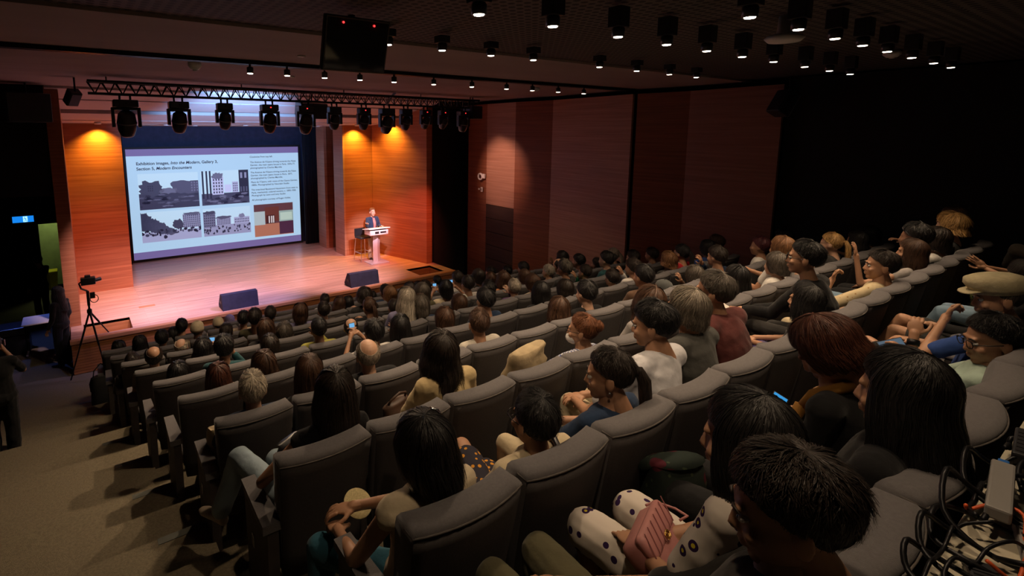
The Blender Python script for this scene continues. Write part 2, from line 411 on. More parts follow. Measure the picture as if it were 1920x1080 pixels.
# ------------------------------------------------------------------ stage
ZS = .72
xs = [-.31,-.08,.80,8.22,9.10,9.41]; ys = [12.55,12.66,13.46,19.3]
dm = MB()
for i in range(5):
    for j in range(3):
        if j == 1 and i in (1,3): continue
        dm.box(xs[i],xs[i+1],ys[j],ys[j+1],ZS-.06,ZS)
stage = struct('floor_stage', dm, M['stage_wood'], 'raised timber stage deck lit pink and orange')
MB().box(-.33,9.41,12.43,12.56,ZS-.065,ZS+.012, bev=.008).build('nosing', M['nosing_wood'], stage)
for i in range(11):
    MB().box(-.31,9.36,12.47,12.53,.012+i*.058,.012+i*.058+.052).build('slat', M['stage_front_wood'], stage)
MB().box(-.30,9.35,12.53,12.56,0,.66).build('backing', M['black_paint'], stage)
MB().box(-.31,-.25,12.5,19,0,.66).build('side_board', M['stage_front_wood'], stage)
for xa,xb in ((-.08,.80),(8.22,9.10)):       # stair wells let into the deck
    mb = MB().box(xa-.02,xa,12.64,13.48,.0,ZS-.001).box(xb,xb+.02,12.64,13.48,0,ZS-.001).box(xa,xb,13.46,13.48,0,ZS-.001).box(xa,xb,12.64,12.66,0,ZS-.001)
    mb.build('stair_well', M['stage_front_wood'], stage)
    MB().box(xa,xb,12.66,13.46,0,.30).build('stair_tread', M['stage_wood'], stage)
    MB().box(xa+(.45 if xa<1 else 0),xb-(0 if xa<1 else .45),12.66,13.1,.30,.52).build('stair_tread', M['stage_wood'], stage)
for x in (2.35, 4.9, 7.3): MB().box(x,x+.2,12.462,12.47,.46,.50).build('vent_slot', M['black_paint'], stage)
MB().box(1.05,1.4,14.0,14.16,ZS+.0005,ZS+.003).build('floor_hatch', M['nosing_wood'], stage)
# proscenium walls
def pwall(name, pts, z0, z1a, z1b, m, t=.12, side=1):
    (xa,ya),(xb,yb) = pts; d=np.array((xb-xa,yb-ya)); n=np.array((d[1],-d[0]))/np.linalg.norm(d)*t*side
    vs=[(xa,ya,z0),(xb,yb,z0),(xb+n[0],yb+n[1],z0),(xa+n[0],ya+n[1],z0),(xa,ya,z1a),(xb,yb,z1b),(xb+n[0],yb+n[1],z1b),(xa+n[0],ya+n[1],z1a)]
    return struct(name, MB().add(vs,[(0,1,2,3),(7,6,5,4),(0,4,5,1),(1,5,6,2),(2,6,7,3),(3,7,4,0)]), m)
wsl = struct('wall_stage_left', MB().box(-.36,-.115,13.46,16.15,0,5.84), M['panel_wood'], 'timber proscenium pier left of the stage')
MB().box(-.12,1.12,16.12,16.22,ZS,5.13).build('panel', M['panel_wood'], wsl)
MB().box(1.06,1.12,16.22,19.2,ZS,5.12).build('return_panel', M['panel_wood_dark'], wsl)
o = pwall('wall_stage_right', ((9.15,13.72),(8.52,16.12)), ZS-.7, 5.7, 5.16, M['panel_wood']); o['label']='splayed timber side wall behind the lectern'
pr = o
MB().box(9.15,9.38,13.70,13.8,0,5.84).build('pier_face', M['panel_wood'], pr)
MB().box(9.36,9.40,13.70,16,0,5.84).build('pier_side', M['black_wall'], pr)
MB().box(7.50,8.56,16.14,16.24,ZS,5.13).build('panel', M['panel_wood'], pr)
MB().box(7.44,7.50,16.14,16.9,ZS,5.13).build('edge_panel', M['panel_wood_lit'], pr)  # screen light on this edge is put into its wood colour
MB().box(7.50,9.0,17.65,17.7,ZS,5.12).build('wing_panel', M['panel_wood_dark'], pr)  # front face in shade, darkened through its wood colour
MB().box(7.40,7.50,17.62,18.3,ZS,5.12).build('edge_panel', M['panel_wood_lit'], pr)  # second edge, screen light put into its wood colour too
struct('wall_stage_back', MB().box(-.3,9.4,19.32,19.42,0,6), M['navy_cloth'], 'dark blue cloth back wall above the screen')
# curtains: folded cloth leg
def curtain(x0,x1,y,z0,z1,label):
    n=60; mb=MB(); vs=[]; fs=[]
    for i in range(n+1):
        x=x0+(x1-x0)*i/n; yy=y+.05*math.sin(i*.95)+.02*math.sin(i*2.3)
        vs += [(x,yy,z0),(x,yy,z1),(x,yy+.03,z0),(x,yy+.03,z1)]
    for i in range(n):
        a=4*i; b=a+4; fs += [(a,b,b+1,a+1),(a+2,a+3,b+3,b+2),(a+1,b+1,b+3,a+3),(a,a+2,b+2,b)]
    o = mb.add(vs,fs).build('curtain', M['curtain'], None, True); tag(o,label,'curtain')
curtain(7.06,7.60,18.75,ZS,5.09,'dark blue stage curtain hanging right of the projection screen')
curtain(1.13,1.34,18.9,ZS,5.09,'dark strip of stage curtain left of the projection screen')
# ------------------------------------------------------------------ projection screen with its slide
SX0,SX1,SZ0,SZ1,SY = 1.41,7.0,.80,4.37,19.10
scr = empty('projection_screen', (0,0,0)); tag(scr,'large projection screen showing a slide of street photographs','screen')
f=.07
MB().box(SX0-f,SX1+f,SY,SY+.08,SZ0-f,SZ0).box(SX0-f,SX1+f,SY,SY+.08,SZ1,SZ1+f).box(SX0-f,SX0,SY,SY+.08,SZ0,SZ1).box(SX1,SX1+f,SY,SY+.08,SZ0,SZ1).build('frame', M['black_paint'], scr)
MB().box(SX0-f,SX1+f,SY+.02,SY+.09,SZ0-f,SZ1+f).build('backing', M['black_paint'], scr)
def SE(name,c): return emis('slide_'+name, c, SCREEN_E)
def srgb(r,g,b): return tuple(((x/255)/12.92 if x/255<=.04045 else ((x/255+.055)/1.055)**2.4) for x in (r,g,b))
def sp(u,v): return (SX0+(SX1-SX0)*u, SZ1-(SZ1-SZ0)*v)       # slide coordinates, v down
lay=[0]
def srect(name,u0,v0,u1,v1,c,parent=None,d=.002):
    x0,z1=sp(u0,v0);x1,z0=sp(u1,v1); y=SY+.015-d
    return MB().quad((x0,y,z0),(x1,y,z0),(x1,y,z1),(x0,y,z1)).build(name, SE(name+'%d_%d_%d'%tuple(int(q*999) for q in c),c), parent or scr)
sky=srgb(196,226,250); bar=srgb(118,104,160)
srect('slide_page',0,0,1,1,srgb(180,215,246),d=0)
srect('slide_bar',0,0,1,.062,bar); srect('slide_bar',0,.934,1,1,bar)
def text(s,u,v,h,c,shear=0,space=1.0,bold=0.0):
    cu=bpy.data.curves.new('slide_text','FONT'); cu.body=s; cu.size=h; cu.shear=shear; cu.space_line=space; cu.offset=bold
    o=bpy.data.objects.new('slide_text',cu); link(o)
    bpy.context.view_layer.update()
    me=bpy.data.meshes.new_from_object(o.evaluated_get(bpy.context.evaluated_depsgraph_get()))
    wd=max([q.co.x for q in me.vertices]+[0]); col.objects.unlink(o); bpy.data.objects.remove(o)
    x,z=sp(u,v)
    for q in me.vertices: q.co=(x+q.co.x, SY+.011, z+q.co.y)
    me.flip_normals()
    me.materials.clear(); me.materials.append(SE('ink',c)); o=bpy.data.objects.new('slide_text',me); link(o,scr); o['kind']='stuff'
    return u+wd/(SX1-SX0)
ink=srgb(34,30,60)
u=text('Exhibition images, ',.048,.142,.132,ink,bold=.003); u=text('Into the Modern',u+.006,.142,.132,ink,.25,bold=.003); text(', Gallery 3,',u,.142,.132,ink,bold=.003)
u=text('Section 5, ',.048,.188,.132,ink,bold=.003); text('Modern Encounters',u+.006,.188,.132,ink,.25,bold=.003)
for v,t in ((.102,'Clockwise from top left'),(.155,"The Avenue de l'Opera driving towards the Palais\nGarnier, the main opera house in Paris, 1876-77,\nphotographed by Charles Marville"),
    (.258,"The Avenue de l'Opera driving towards the Palais\nGarnier, the main opera house in Paris, 1877,\nphotographed by Charles Marville."),
    (.355,"Place de l'Opera, with views of the Opera Garnier,\n1880s. Photographed by Neurdein Studio"),(.432,'The tree-lined Boulevard Haussmann from west to\nParis, mechanical, colored scenery, c. 1890-1900.\nPhotograph by Leon and Levy Studio.'),(.535,'All photographs courtesy of Roger-Viollet.')):
    for i,ln in enumerate(t.split('\n')): text(ln,.683,v+i*.029,.083,ink,bold=.001)
g=lambda a: srgb(int(a*.92+4),int(a*.94+2),min(255,int(a*1.06+22)))
def pic(u0,v0,u1,v1,skyc,gndc,hz):
    p=srect('slide_picture',u0,v0,u1,v1,skyc)
    srect('picture_ground',u0,v0+(v1-v0)*hz,u1,v1,gndc,p,.003)
    return p,(lambda a,b:(u0+(u1-u0)*a, v0+(v1-v0)*b))
def blk(p,q,a0,b0,a1,b1,c,d=.004,name='picture_building'):
    (ua,va),(ub,vb)=q(a0,b0),q(a1,b1); return srect(name,ua,va,ub,vb,c,p,d)
def blob(p,q,cx,cy,rx,ry,c,seed,d=.0045,name='picture_tree'):
    r=random.Random(seed); n=26; vs=[]
    for i in range(n):
        a=2*math.pi*i/n; k=1+r.uniform(-.22,.22)
        aa=min(max(cx+rx*k*math.cos(a),0),1); bb=min(max(cy+ry*k*math.sin(a),0),1)
        uu,vv=q(aa,bb); x,z=sp(uu,vv); vs.append((x,SY+.015-d,z))
    m=MB().add(vs,[tuple(range(n))]); o=m.build(name, SE(name+str(int(c[0]*999)),c), p)
    return o
def windows(p,q,a0,b0,a1,b1,nx,ny,c,d=.005):
    mb=MB()
    for i in range(nx):
        for j in range(ny):
            a=a0+(a1-a0)*(i+.25)/nx; b=b0+(b1-b0)*(j+.2)/ny
            (ua,va),(ub,vb)=q(a,b),q(a+(a1-a0)*.5/nx,b+(b1-b0)*.6/ny)
            x0,z1=sp(ua,va);x1,z0=sp(ub,vb);y=SY+.015-d
            mb.quad((x0,y,z0),(x1,y,z0),(x1,y,z1),(x0,y,z1))
    mb.build('picture_windows',SE('win%d'%int(c[0]*999),c),p)['kind']='stuff'
p,q=pic(.05,.222,.37,.548,sky,g(58),.55)      # rubble street
blob(p,q,.2,.42,.2,.22,g(66),1); blob(p,q,.78,.4,.24,.2,g(84),2); blob(p,q,.5,.5,.16,.08,g(110),3)
blk(p,q,.14,.32,.24,.5,g(120)); windows(p,q,.14,.32,.24,.5,3,3,g(40)); blk(p,q,.86,.24,1,.6,g(74)); windows(p,q,.86,.26,1,.56,3,4,g(120))
for i in range(34): blob(p,q,random.random(),.58+.4*random.random(),.03+.06*random.random(),.015+.025*random.random(),g(random.choice((30,44,80,104))),i+10,.005,'picture_rubble')
p,q=pic(.385,.218,.668,.548,sky,g(70),.66)     # building by a tree
blk(p,q,.22,.18,.46,.70,g(205)); windows(p,q,.23,.22,.45,.68,4,5,g(60)); blob(p,q,.34,.15,.12,.09,g(110),41); blk(p,q,.64,.34,.77,.66,g(190)); windows(p,q,.65,.36,.76,.64,3,4,g(80)); blk(p,q,.48,.42,.62,.64,g(214)); blk(p,q,.79,0,1,.8,g(40)); windows(p,q,.80,.02,.98,.3,2,1,g(150)); windows(p,q,.80,.45,.98,.7,3,1,g(90))
for a,b in ((.02,.1),(.1,.06),(.17,.02)): blk(p,q,a+.0,0,a+.035,.8,g(38),.006,'picture_trunk')
for i in range(20): blob(p,q,random.random()*.9,.7+.28*random.random(),.04+.06*random.random(),.015+.03*random.random(),g(random.choice((36,52,110))),i+60,.0055,'picture_rubble')
p,q=pic(.05,.572,.37,.85,sky,g(176),.66)    # tree-lined boulevard
for i in range(9): blob(p,q,.03+.055*i,.30+.05*i,.10,.30-.024*i,g(60+i*3),80+i)
blob(p,q,.60,.48,.09,.18,g(66),95); blk(p,q,.69,.16,1,.62,g(150)); windows(p,q,.69,.18,1,.6,9,6,g(70)); blob(p,q,.85,.15,.16,.05,g(96),96)
for i in range(46): blob(p,q,random.random(),.62+.16*random.random(),.012+.02*random.random(),.03+.02*random.random(),g(random.choice((30,50,70))),i+100,.006,'picture_crowd')
blob(p,q,.38,.86,.03,.07,g(40),170,.006,'picture_crowd')
p,q=pic(.385,.582,.668,.85,sky,g(160),.62)    # square with opera-like facade
blk(p,q,0,.16,.25,.68,g(120)); windows(p,q,.01,.2,.24,.66,6,5,g(52)); blob(p,q,.13,.15,.13,.07,g(70),180); blk(p,q,.27,.36,.57,.64,g(158)); windows(p,q,.28,.4,.56,.62,8,4,g(72)); blob(p,q,.42,.35,.16,.06,g(86),181)
blk(p,q,.64,.38,.98,.62,g(178)); windows(p,q,.65,.42,.97,.6,9,2,g(72)); blob(p,q,.81,.34,.07,.08,g(130),182)
for i in range(46): blob(p,q,random.random(),.64+.28*random.random(),.010+.014*random.random(),.025+.03*random.random(),g(random.choice((30,50,70))),i+200,.006,'picture_crowd')
p,q=pic(.692,.578,.95,.908,srgb(96,58,66),srgb(176,112,92),.62)   # gallery room
blk(p,q,0,.22,.27,.64,srgb(176,190,196)); blk(p,q,.63,.24,1,.58,srgb(150,170,168)); blk(p,q,.63,.58,1,.98,srgb(74,40,66)); blk(p,q,.27,.1,.63,.55,srgb(104,52,46)); blk(p,q,.30,.35,.52,.62,srgb(60,28,34))
for a in (.36,.42,.47): blk(p,q,a,.38,a+.03,.6,srgb(220,210,214),.006,'picture_figure')
blk(p,q,.66,.3,.97,.54,srgb(186,206,196),.006,'picture_panel')
# ------------------------------------------------------------------ stage furniture
def spot(name, loc, target, w, c, size, blend=.6, r=.06, parent=None):
    l=bpy.data.lights.new(name,'SPOT'); l.energy=w; l.color=c; l.spot_size=math.radians(size); l.spot_blend=blend; l.shadow_soft_size=r
    o=bpy.data.objects.new(name,l); link(o); o.location=loc
    o.rotation_euler=(Vector(target)-Vector(loc)).to_track_quat('-Z','Y').to_euler()
    if parent is not None:
        bpy.context.view_layer.update() if False else None
        o.parent=parent; o.matrix_parent_inverse=Matrix.Translation(-Vector(parent.location)) if parent.rotation_euler[2]==0 else (Matrix.Translation(parent.location)@Matrix.Rotation(parent.rotation_euler[2],4,'Z')).inverted()
    return o
lec=empty('lectern',(7.93,14.78,ZS)); tag(lec,'white lectern with slim silver column on stage','lectern')
MB().box(-.33,.33,-.25,.27,0,.035,bev=.01).build('base',M['silver'],lec)
mb=MB(); n=9
secs=[((0,.0+.03*math.sin(i/8*3.1),.035+i*.105),(.135-.012*math.sin(i/8*3.1),0,0),(0,.085,0)) for i in range(9)]
mb.loft(secs,4); mb.build('column',M['silver'],lec)
T=Matrix.Translation((0,.0,.93))
MB().box(-.33,.33,-.2,.22,0,.16,T,bev=.02).build('shelf_box',M['white_plastic'],lec)
MB().box(-.16,-.02,-.206,-.2,.05,.12,T).build('reader_panel',M['black_paint'],lec); MB().box(.03,.24,-.206,-.2,.06,.11,T).build('reader_panel',M['black_paint'],lec)
MB().box(-.38,.38,-.27,.24,.17,.20,T@Matrix.Rotation(math.radians(-8),4,'X'),bev=.01).build('top',M['white_plastic'],lec)
MB().tube([(.1,.1,1.13),(.1,.06,1.27),(.08,-.02,1.33)],.006,6).build('microphone',M['metal_black'],lec)
st=empty('bar_stool',(7.70,15.30,ZS),.1); tag(st,'black bar stool with chrome legs beside the lectern','stool')
MB().box(-.2,.2,-.2,.2,.74,.80,bev=.02).build('seat',M['fixture_black'],st)
MB().box(-.2,.2,.17,.21,.80,1.05,bev=.015).build('backrest',M['fixture_black'],st)
for sx in (-1,1):
    for sy in (-1,1): MB().tube([(sx*.17,sy*.17,.75),(sx*.22,sy*.22,0)],.013,8).build('leg',M['chrome'],st)
MB().tube([(-.2,-.2,.28),(.2,-.2,.28),(.2,.2,.28),(-.2,.2,.28),(-.2,-.2,.28)],.01,8).build('foot_rest',M['chrome'],st)
def wedge(x0,x1,label):
    o=empty('stage_monitor',((x0+x1)/2,12.78,ZS)); tag(o,label,'speaker','stage monitors along the edge'); hw=(x1-x0)/2
    prof=[(-.14,0),(.26,0),(.29,.06),(.10,.36),(-.06,.36)]
    MB().add([(-hw,y,z) for y,z in prof]+[(hw,y,z) for y,z in prof],[(4,3,2,1,0),(5,6,7,8,9)]+[(i,(i+1)%5,5+(i+1)%5,5+i) for i in range(5)]).build('cabinet',M['navy_cloth'],o)
    MB().add([(-hw+.03,.275,.08),(hw-.03,.275,.08),(hw-.03,.105,.345),(-hw+.03,.105,.345)],[(0,1,2,3)]).build('grille',M['metal_black'],o)
    for s in (-1,1): MB().box(s*hw-.006,s*hw+.006,-.02,.12,.14,.2,bev=.004).build('handle',M['metal_black'],o)
wedge(2.66,3.5,'dark blue wedge monitor on the stage edge, nearest the tripod')
wedge(5.98,6.85,'dark blue wedge monitor on the stage edge, nearest the lectern')
# tripod with gimbal camera
tp=empty('camera_tripod',(.05,12.24,0)); tag(tp,'black tripod carrying a gimbal camera at the stage corner','tripod')
ap=(0,0,1.36)
for ft in ((-.42,.02,0),(.2,-.30,0),(.30,.42,ZS)):
    l=MB(); mid=tuple(ap[i]+(ft[i]-ap[i])*.5 for i in range(3)); l.tube([ap,mid],.019,8); l.tube([mid,ft],.013,8); l.build('leg',M['metal_black'],tp)
MB().lathe([(.03,1.30),(.045,1.33),(.045,1.39),(.02,1.42),(.02,1.50)],n=14).build('head',M['metal_black'],tp)
MB().cyl((0,0,1.48),(0,0,1.78),.027,12).build('gimbal_grip',M['fixture_black'],tp)
MB().tube([(.10+.07*math.cos(a),.02,1.6+.08*math.sin(a)) for a in np.linspace(0,6.28,16)],.008,6).build('focus_ring',M['metal_black'],tp)
MB().box(.03,.12,-.03,.03,1.62,1.74,bev=.008).build('battery',M['fixture_black'],tp)
MB().tube([(0,0,1.78),(-.10,0,1.84),(-.13,0,1.95),(-.06,.04,1.99)],.018,8).build('gimbal_arm',M['fixture_black'],tp)
c=MB().box(-.10,.15,-.07,.07,1.91,2.06,bev=.015).box(-.03,.07,-.04,.05,2.05,2.10,bev=.01); cm=c.build('camera_body',M['fixture_black'],tp)
MB().cyl((.13,0,1.975),(.24,.05,1.985),.038,14).build('lens',M['fixture_black'],cm)
# ------------------------------------------------------------------ truss, moving heads, ceiling equipment
def TY(x): return 10.7+.085*x
TZ=5.56
tr=empty('lighting_truss',(0,0,0)); tag(tr,'long black lattice truss hung across the stage front','truss')
x0,x1=.32,9.35
for dy,dz in ((-.11,.2),(.11,.2),(0,0)):
    MB().tube([(x0,TY(x0)+dy,TZ+dz),(x1,TY(x1)+dy,TZ+dz)],.024,8).build('chord',M['metal_black'],tr)
lat=MB(); n=44
for i in range(n):
    a=x0+(x1-x0)*i/n; b=x0+(x1-x0)*(i+1)/n; m_=(a+b)/2
    for dy in (-.11,.11):
        lat.tube([(a,TY(a)+dy,TZ+.2),(m_,TY(m_),TZ)],.010,5); lat.tube([(m_,TY(m_),TZ),(b,TY(b)+dy,TZ+.2)],.010,5)
    lat.tube([(a,TY(a)-.11,TZ+.2),(b,TY(b)+.11,TZ+.2)],.008,5)
lat.build('lattice',M['metal_black'],tr)
for x in (.6,2.9,5.2,7.4,9.1): MB().cyl((x,TY(x),TZ+.2),(x,TY(x),ZC),.012,6).build('hanger',M['metal_black'],tr)
def moving_head(x, s, tilt, label, target=None, c=(1,1,1), w=0, size=30):
    y=TY(x); o=empty('moving_head_light',(x,y,TZ-.02)); tag(o,label,'stage light','moving head lights on the truss')
    k=MB()
    for dx in (-.07*s,.07*s): k.tube([(dx,0,.03),(dx,0,-.07)],.018,8).tube([(dx,-.02,.02),(dx,.03,.03),(dx,.03,-.03)],.012,6)
    k.build('clamp',M['metal_black'],o)
    b=MB().box(-.17*s,.17*s,-.11*s,.11*s,-.20,-.07,bev=.02).build('base',M['fixture_black'],o)
    MB().box(-.012,.012,-.11*s-.004,-.11*s,-.14,-.12).build('display',M['led_red'] if RNG.random()<.5 else M['lens_glass'],b)
    yk=MB()
    yk.box(-.19*s,.19*s,-.05*s,.05*s,-.25,-.20,bev=.01)
    for sx in (-1,1): yk.box(sx*.175*s-.025,sx*.175*s+.025,-.06*s,.06*s,-.20-.30*s,-.20,bev=.012)
    yk.build('yoke',M['fixture_black'],o)
    piv=np.array((0,0,-.20-.24*s)); d=np.array((0,math.sin(tilt),-math.cos(tilt)))
    hd=MB(); prof=((-.19,.07),(-.15,.115),(-.02,.135),(.1,.125),(.18,.10),(.2,.085))
    up=np.array((1.0,0,0)); v=np.cross(d,up)
    hd.loft([(piv+d*t*s,up*r*s,v*r*s) for t,r in prof],18); h=hd.build('lamp_head',M['fixture_black'],o,True)
    MB().loft([(piv+d*.2*s,up*.075*s,v*.075*s),(piv+d*.212*s,up*.06*s,v*.06*s)],18).build('lens',M['lens_glass'],h,True)
    MB().loft([(piv+d*(-.02)*s,up*.139*s,v*.139*s),(piv+d*.0*s,up*.139*s,v*.139*s)],18).build('trim_ring',M['grey_plastic'],h,True)
    if w and target is not None:
        p=np.array((x,y,TZ-.02))+piv+d*.24*s
        spot('moving_head_lamp',tuple(p),target,w,c,size,.8,.08,o)
emis('led_red',(1,.03,.03),3)
PINK=(1.0,.66,.76); RED=(1,.16,.08); VIO=(.62,.45,1.0); WHT=(.85,.78,1.0)
BLUE=(.25,.5,1.0)
heads=[(.86,1.15,.3,'largest moving head, leftmost on the truss',(.9,14.6,ZS),PINK,1.9,46),
 (1.72,1,.4,'second moving head from the truss left end',(2.0,14.2,ZS),PINK,1.8,50),
 (2.55,.85,.4,'third moving head from the truss left end',(0.4,16.0,1.6),RED,1.2,34),
 (3.45,1,.4,'fourth moving head from the truss left end',(3.7,15.2,5.3),BLUE,3.2,66),
 (4.25,1.05,.4,'fifth moving head from the truss left end',(4.6,15.8,ZS),(1,.58,.62),1.7,54),
 (4.95,.85,.4,'moving head hanging just left of the truss cable bridge',(2.6,13.0,ZS),VIO,1.8,54),
 (5.72,.85,.4,'moving head in front of the orange corner panel',(8.3,15.9,1.4),RED,1.3,34),
 (6.36,1.05,.5,'eighth moving head from the truss left end',(6.2,14.2,ZS),(1,.60,.64),2.0,54),
 (6.93,.85,.4,'ninth moving head from the truss left end',(8.0,15.1,1.95),WHT,3.2,19),
 (7.55,.8,.6,'moving head lit blue on its flank by the dark stage corner',(8.9,14.6,1.4),RED,1.2,38),
 (8.15,.8,.6,'second moving head from the truss right end',(10.42,11.6,3.8),(1,.55,.42),.55,52),
 (8.85,.95,.3,'rightmost moving head on the truss beside the loudspeaker',None,None,0,0)]
for x,s,t,lb,tg,c,wk,sz in heads: moving_head(x,s,t,lb,tg,c or (1,1,1),STAGE_W*wk,sz or 30)
def speaker(loc,rz,tilt,size,label,grille='fixture_black'):
    o=empty('loudspeaker',loc,rz); tag(o,label,'speaker'); w_,d_,h_=size
    R=Matrix.Rotation(tilt,4,'X')
    MB().box(-w_/2,w_/2,-d_/2,d_/2,-h_,0,R,bev=.02).build('cabinet',M['fixture_black'],o)
    MB().box(-w_/2+.02,w_/2-.02,d_/2,d_/2+.012,-h_+.02,-.02,R).build('rear_plate',M['fixture_black'],o); MB().box(-w_/2+.02,w_/2-.02,-d_/2-.012,-d_/2,-h_+.02,-.02,R).build('grille',M[grille],o)
    MB().cyl((0,0,-.1),(0,0,ZC-loc[2]),.016,8).build('bracket',M['metal_black'],o)
speaker((-.62,12.95,5.65),.2,0,(.7,.5,.55),'black loudspeaker hung at the far left of the stage')
speaker((4.85,12.2,5.62),0,.25,(.65,.45,.36),'black loudspeaker hung behind the middle of the truss')
speaker((9.25,11.55,5.62),.2,.0,(.42,.36,.36),'black loudspeaker at the right end of the truss')
speaker((.15,11.2,5.62),.5,.7,(.2,.16,.28),'small black speaker tilted beside the truss left end')
speaker((10.15,4.1,5.58),1.1,.5,(.3,.22,.42),'pale edged loudspeaker high on the right wall','grey_plastic')
o=empty('cable_bridge',(6.45,TY(6.45),TZ+.1)); tag(o,'short silver cable stack clamped across the truss','cable')
for i in range(5): MB().tube([(-.14+.0*i,-.12+.03*i,-.12),(-.02,-.1+.03*i,.02),(.12,-.12+.03*i,.2)],.011,6).build('cable',M['silver'],o)
# hanging monitor
hm=empty('ceiling_monitor',(1.94,3.92,5.60)); tag(hm,'flat monitor with red lights hanging from the ceiling','monitor')
Rm=Matrix.Rotation(math.radians(16),4,'X')
MB().box(-.28,.28,-.025,.03,-.21,.21,Rm,bev=.012).build('cabinet',M['fixture_black'],hm)
MB().box(-.262,.262,-.029,-.025,-.192,.192,Rm).build('display',M['lens_glass'],hm)
mat('frame_grey',(.10,.09,.08),.4)
mb=MB()
for a in ((-.272,.272,-.203,-.194),(-.272,.272,.194,.203)): mb.box(a[0],a[1],-.031,-.026,a[2],a[3],Rm)
for a in ((-.272,-.264),(.264,.272)): mb.box(a[0],a[1],-.031,-.026,-.203,.203,Rm)
mb.build('bezel',M['frame_grey'],hm)
for x in (-.135,.13): MB().ell(Rm@Vector((x,-.036,.165)),(.009,.009,.009),8,6).build('indicator',M['led_red'],hm,True)
MB().cyl((0,.06,.0),(0,.06,.24),.03,10).box(-.2,.2,.02,.10,.12,.2,Rm).build('mount',M['metal_black'],hm)
# downlights
emis('lamp_glow',(1,.86,.68),14); emis('lamp_glow_dim',(1,.86,.68),6)
def downlight(x,y,ztop,r,hgt,label,w,size=95,stem=.12):
    o=empty('ceiling_downlight',(x,y,ztop)); tag(o,label,'ceiling light','canister downlights over the seats')
    MB().box(-r*1.2,r*1.2,-r*1.2,r*1.2,-stem,.0,bev=.006).build('junction_box',M['fixture_black'],o)
    MB().lathe([(r*.8,-stem),(r,-stem-.01),(r,-stem-hgt),(r*.86,-stem-hgt),(r*.84,-stem-hgt+.03)],n=16).build('canister',M['fixture_black'],o,True)
    MB().lathe([(r*.70,-stem-hgt+.004),(r*.66,-stem-hgt-.003),(r*.2,-stem-hgt-.005)],n=16).build('lamp',M['lamp_glow'],o)
    if w: spot('downlight_lamp',(x,y,ztop-stem-hgt-.03),(x,y,0),w,(1,.72,.46),size,.7,.05,o)
LR=[('added out-of-view ceiling light row over the back seats',.75,(1.2,1.8,2.4,3.0,3.6),.14),('nearest row of ceiling lights',1.72,(3.6,4.3,4.95,5.53,6.13,6.83,7.56,8.22),.20),('second row of ceiling lights',2.62,(2.14,2.79,3.5,4.14,4.76,5.4,6.05,6.8,7.48,8.12),.20),('third row of ceiling lights',4.36,(2.49,3.1,3.73,4.35,5.49,6.25,7.0,7.69),.12)]  # back-seat row is added out of view to brighten the near rows
for nm,y,xl,stem in LR:
    for i,x in enumerate(xl):
        downlight(x,y,ZC if y>1.05 else ZC-.10,.048,.07,'black canister downlight, %s from left in the %s'%(ORD[i],nm),HOUSE_W*(1.0 if i%2==0 else .0)*{.75:.40,1.72:.72,2.62:1.0,4.36:1.5}[y],stem=stem-.05)
tk=empty('lighting_track',(0,0,0)); tag(tk,'black ceiling track running across the plaster ceiling','track')
MB().box(XL,10.4,7.24,7.29,5.80,5.85).box(XL,10.4,7.33,7.38,5.80,5.85).build('rail',M['metal_black'],tk)
MB().tube([(XL,7.31,5.82),(10.4,7.31,5.82)],.016,8).build('conduit',M['chrome'],tk)
for i,x in enumerate((2.05,2.55,3.1,3.66,4.25,5.0,5.8,6.6,7.25,7.95,8.7)):
    o=empty('track_spotlight',(x,7.27,5.80)); tag(o,'small track spotlight, %s from the left on the ceiling track'%ORD[i],'ceiling light','spotlights on the ceiling track')
    MB().cyl((0,0,0),(0,0,-.03),.015,8).build('stem',M['metal_black'],o)
    MB().lathe([(.02,-.03),(.042,-.04),(.042,-.115),(.036,-.115)],n=14).build('can',M['fixture_black'],o,True)
    MB().lathe([(.037,-.115),(.034,-.122),(.01,-.125)],n=14).build('lamp',M['lamp_glow'],o)
    if i in (0,2,5,8): spot('track_lamp',(x,7.27,5.62),(x,9.4,0),HOUSE_W*1.3,(1,.72,.46),105,.7,.05,o)
    if i in (1,3): spot('track_lamp',(x,7.27,5.62),(-.9,6.0 if i==1 else 3.2,1.2),HOUSE_W*3.8,(1,.72,.46),70,.8,.05,o)
def puck(loc,r,h,label,cat,name,m='white_plastic',up=False):
    o=empty(name,loc); tag(o,label,cat)
    MB().lathe([(r*.9,0),(r,-h*.3),(r,-h*.6),(r*.6,-h)],n=18).build('housing',M[m],o,True)
    MB().lathe([(r*.35,-h),(r*.3,-h*1.15),(.002,-h*1.2)],n=12).build('sensor',M['white_plastic'],o,True)
puck((1.46,7.75,ZC),.085,.11,'round smoke detector on the plaster ceiling before the truss','detector','smoke_detector')
puck((8.3,8.2,ZC),.07,.07,'small smoke detector on the ceiling by the timber wall','detector','smoke_detector')
puck((8.2,2.25,ZC+.03),.09,.08,'pale detector on the dark ceiling at far right','detector','smoke_detector')
puck((2.45,6.45,ZC),.05,.02,'flat round sprinkler plate on the ceiling near the monitor','sprinkler','sprinkler_plate')
puck((3.2,8.9,ZC),.05,.02,'flat round sprinkler plate between track and truss','sprinkler','sprinkler_plate')
o=empty('access_point',(5.05,2.12,ZC+.03)); tag(o,'white oval wireless access point on the dark ceiling','access point')
MB().lathe([(.05,0),(.06,-.14),(.13,-.16),(.15,-.18),(.12,-.21),(.01,-.22)],n=22).build('housing',M['white_plastic'],o,True); MB().ell((.12,-.03,-.2),(.008,.008,.008),8,5).build('indicator',emis('led_green',(.3,1,.3),2),o)
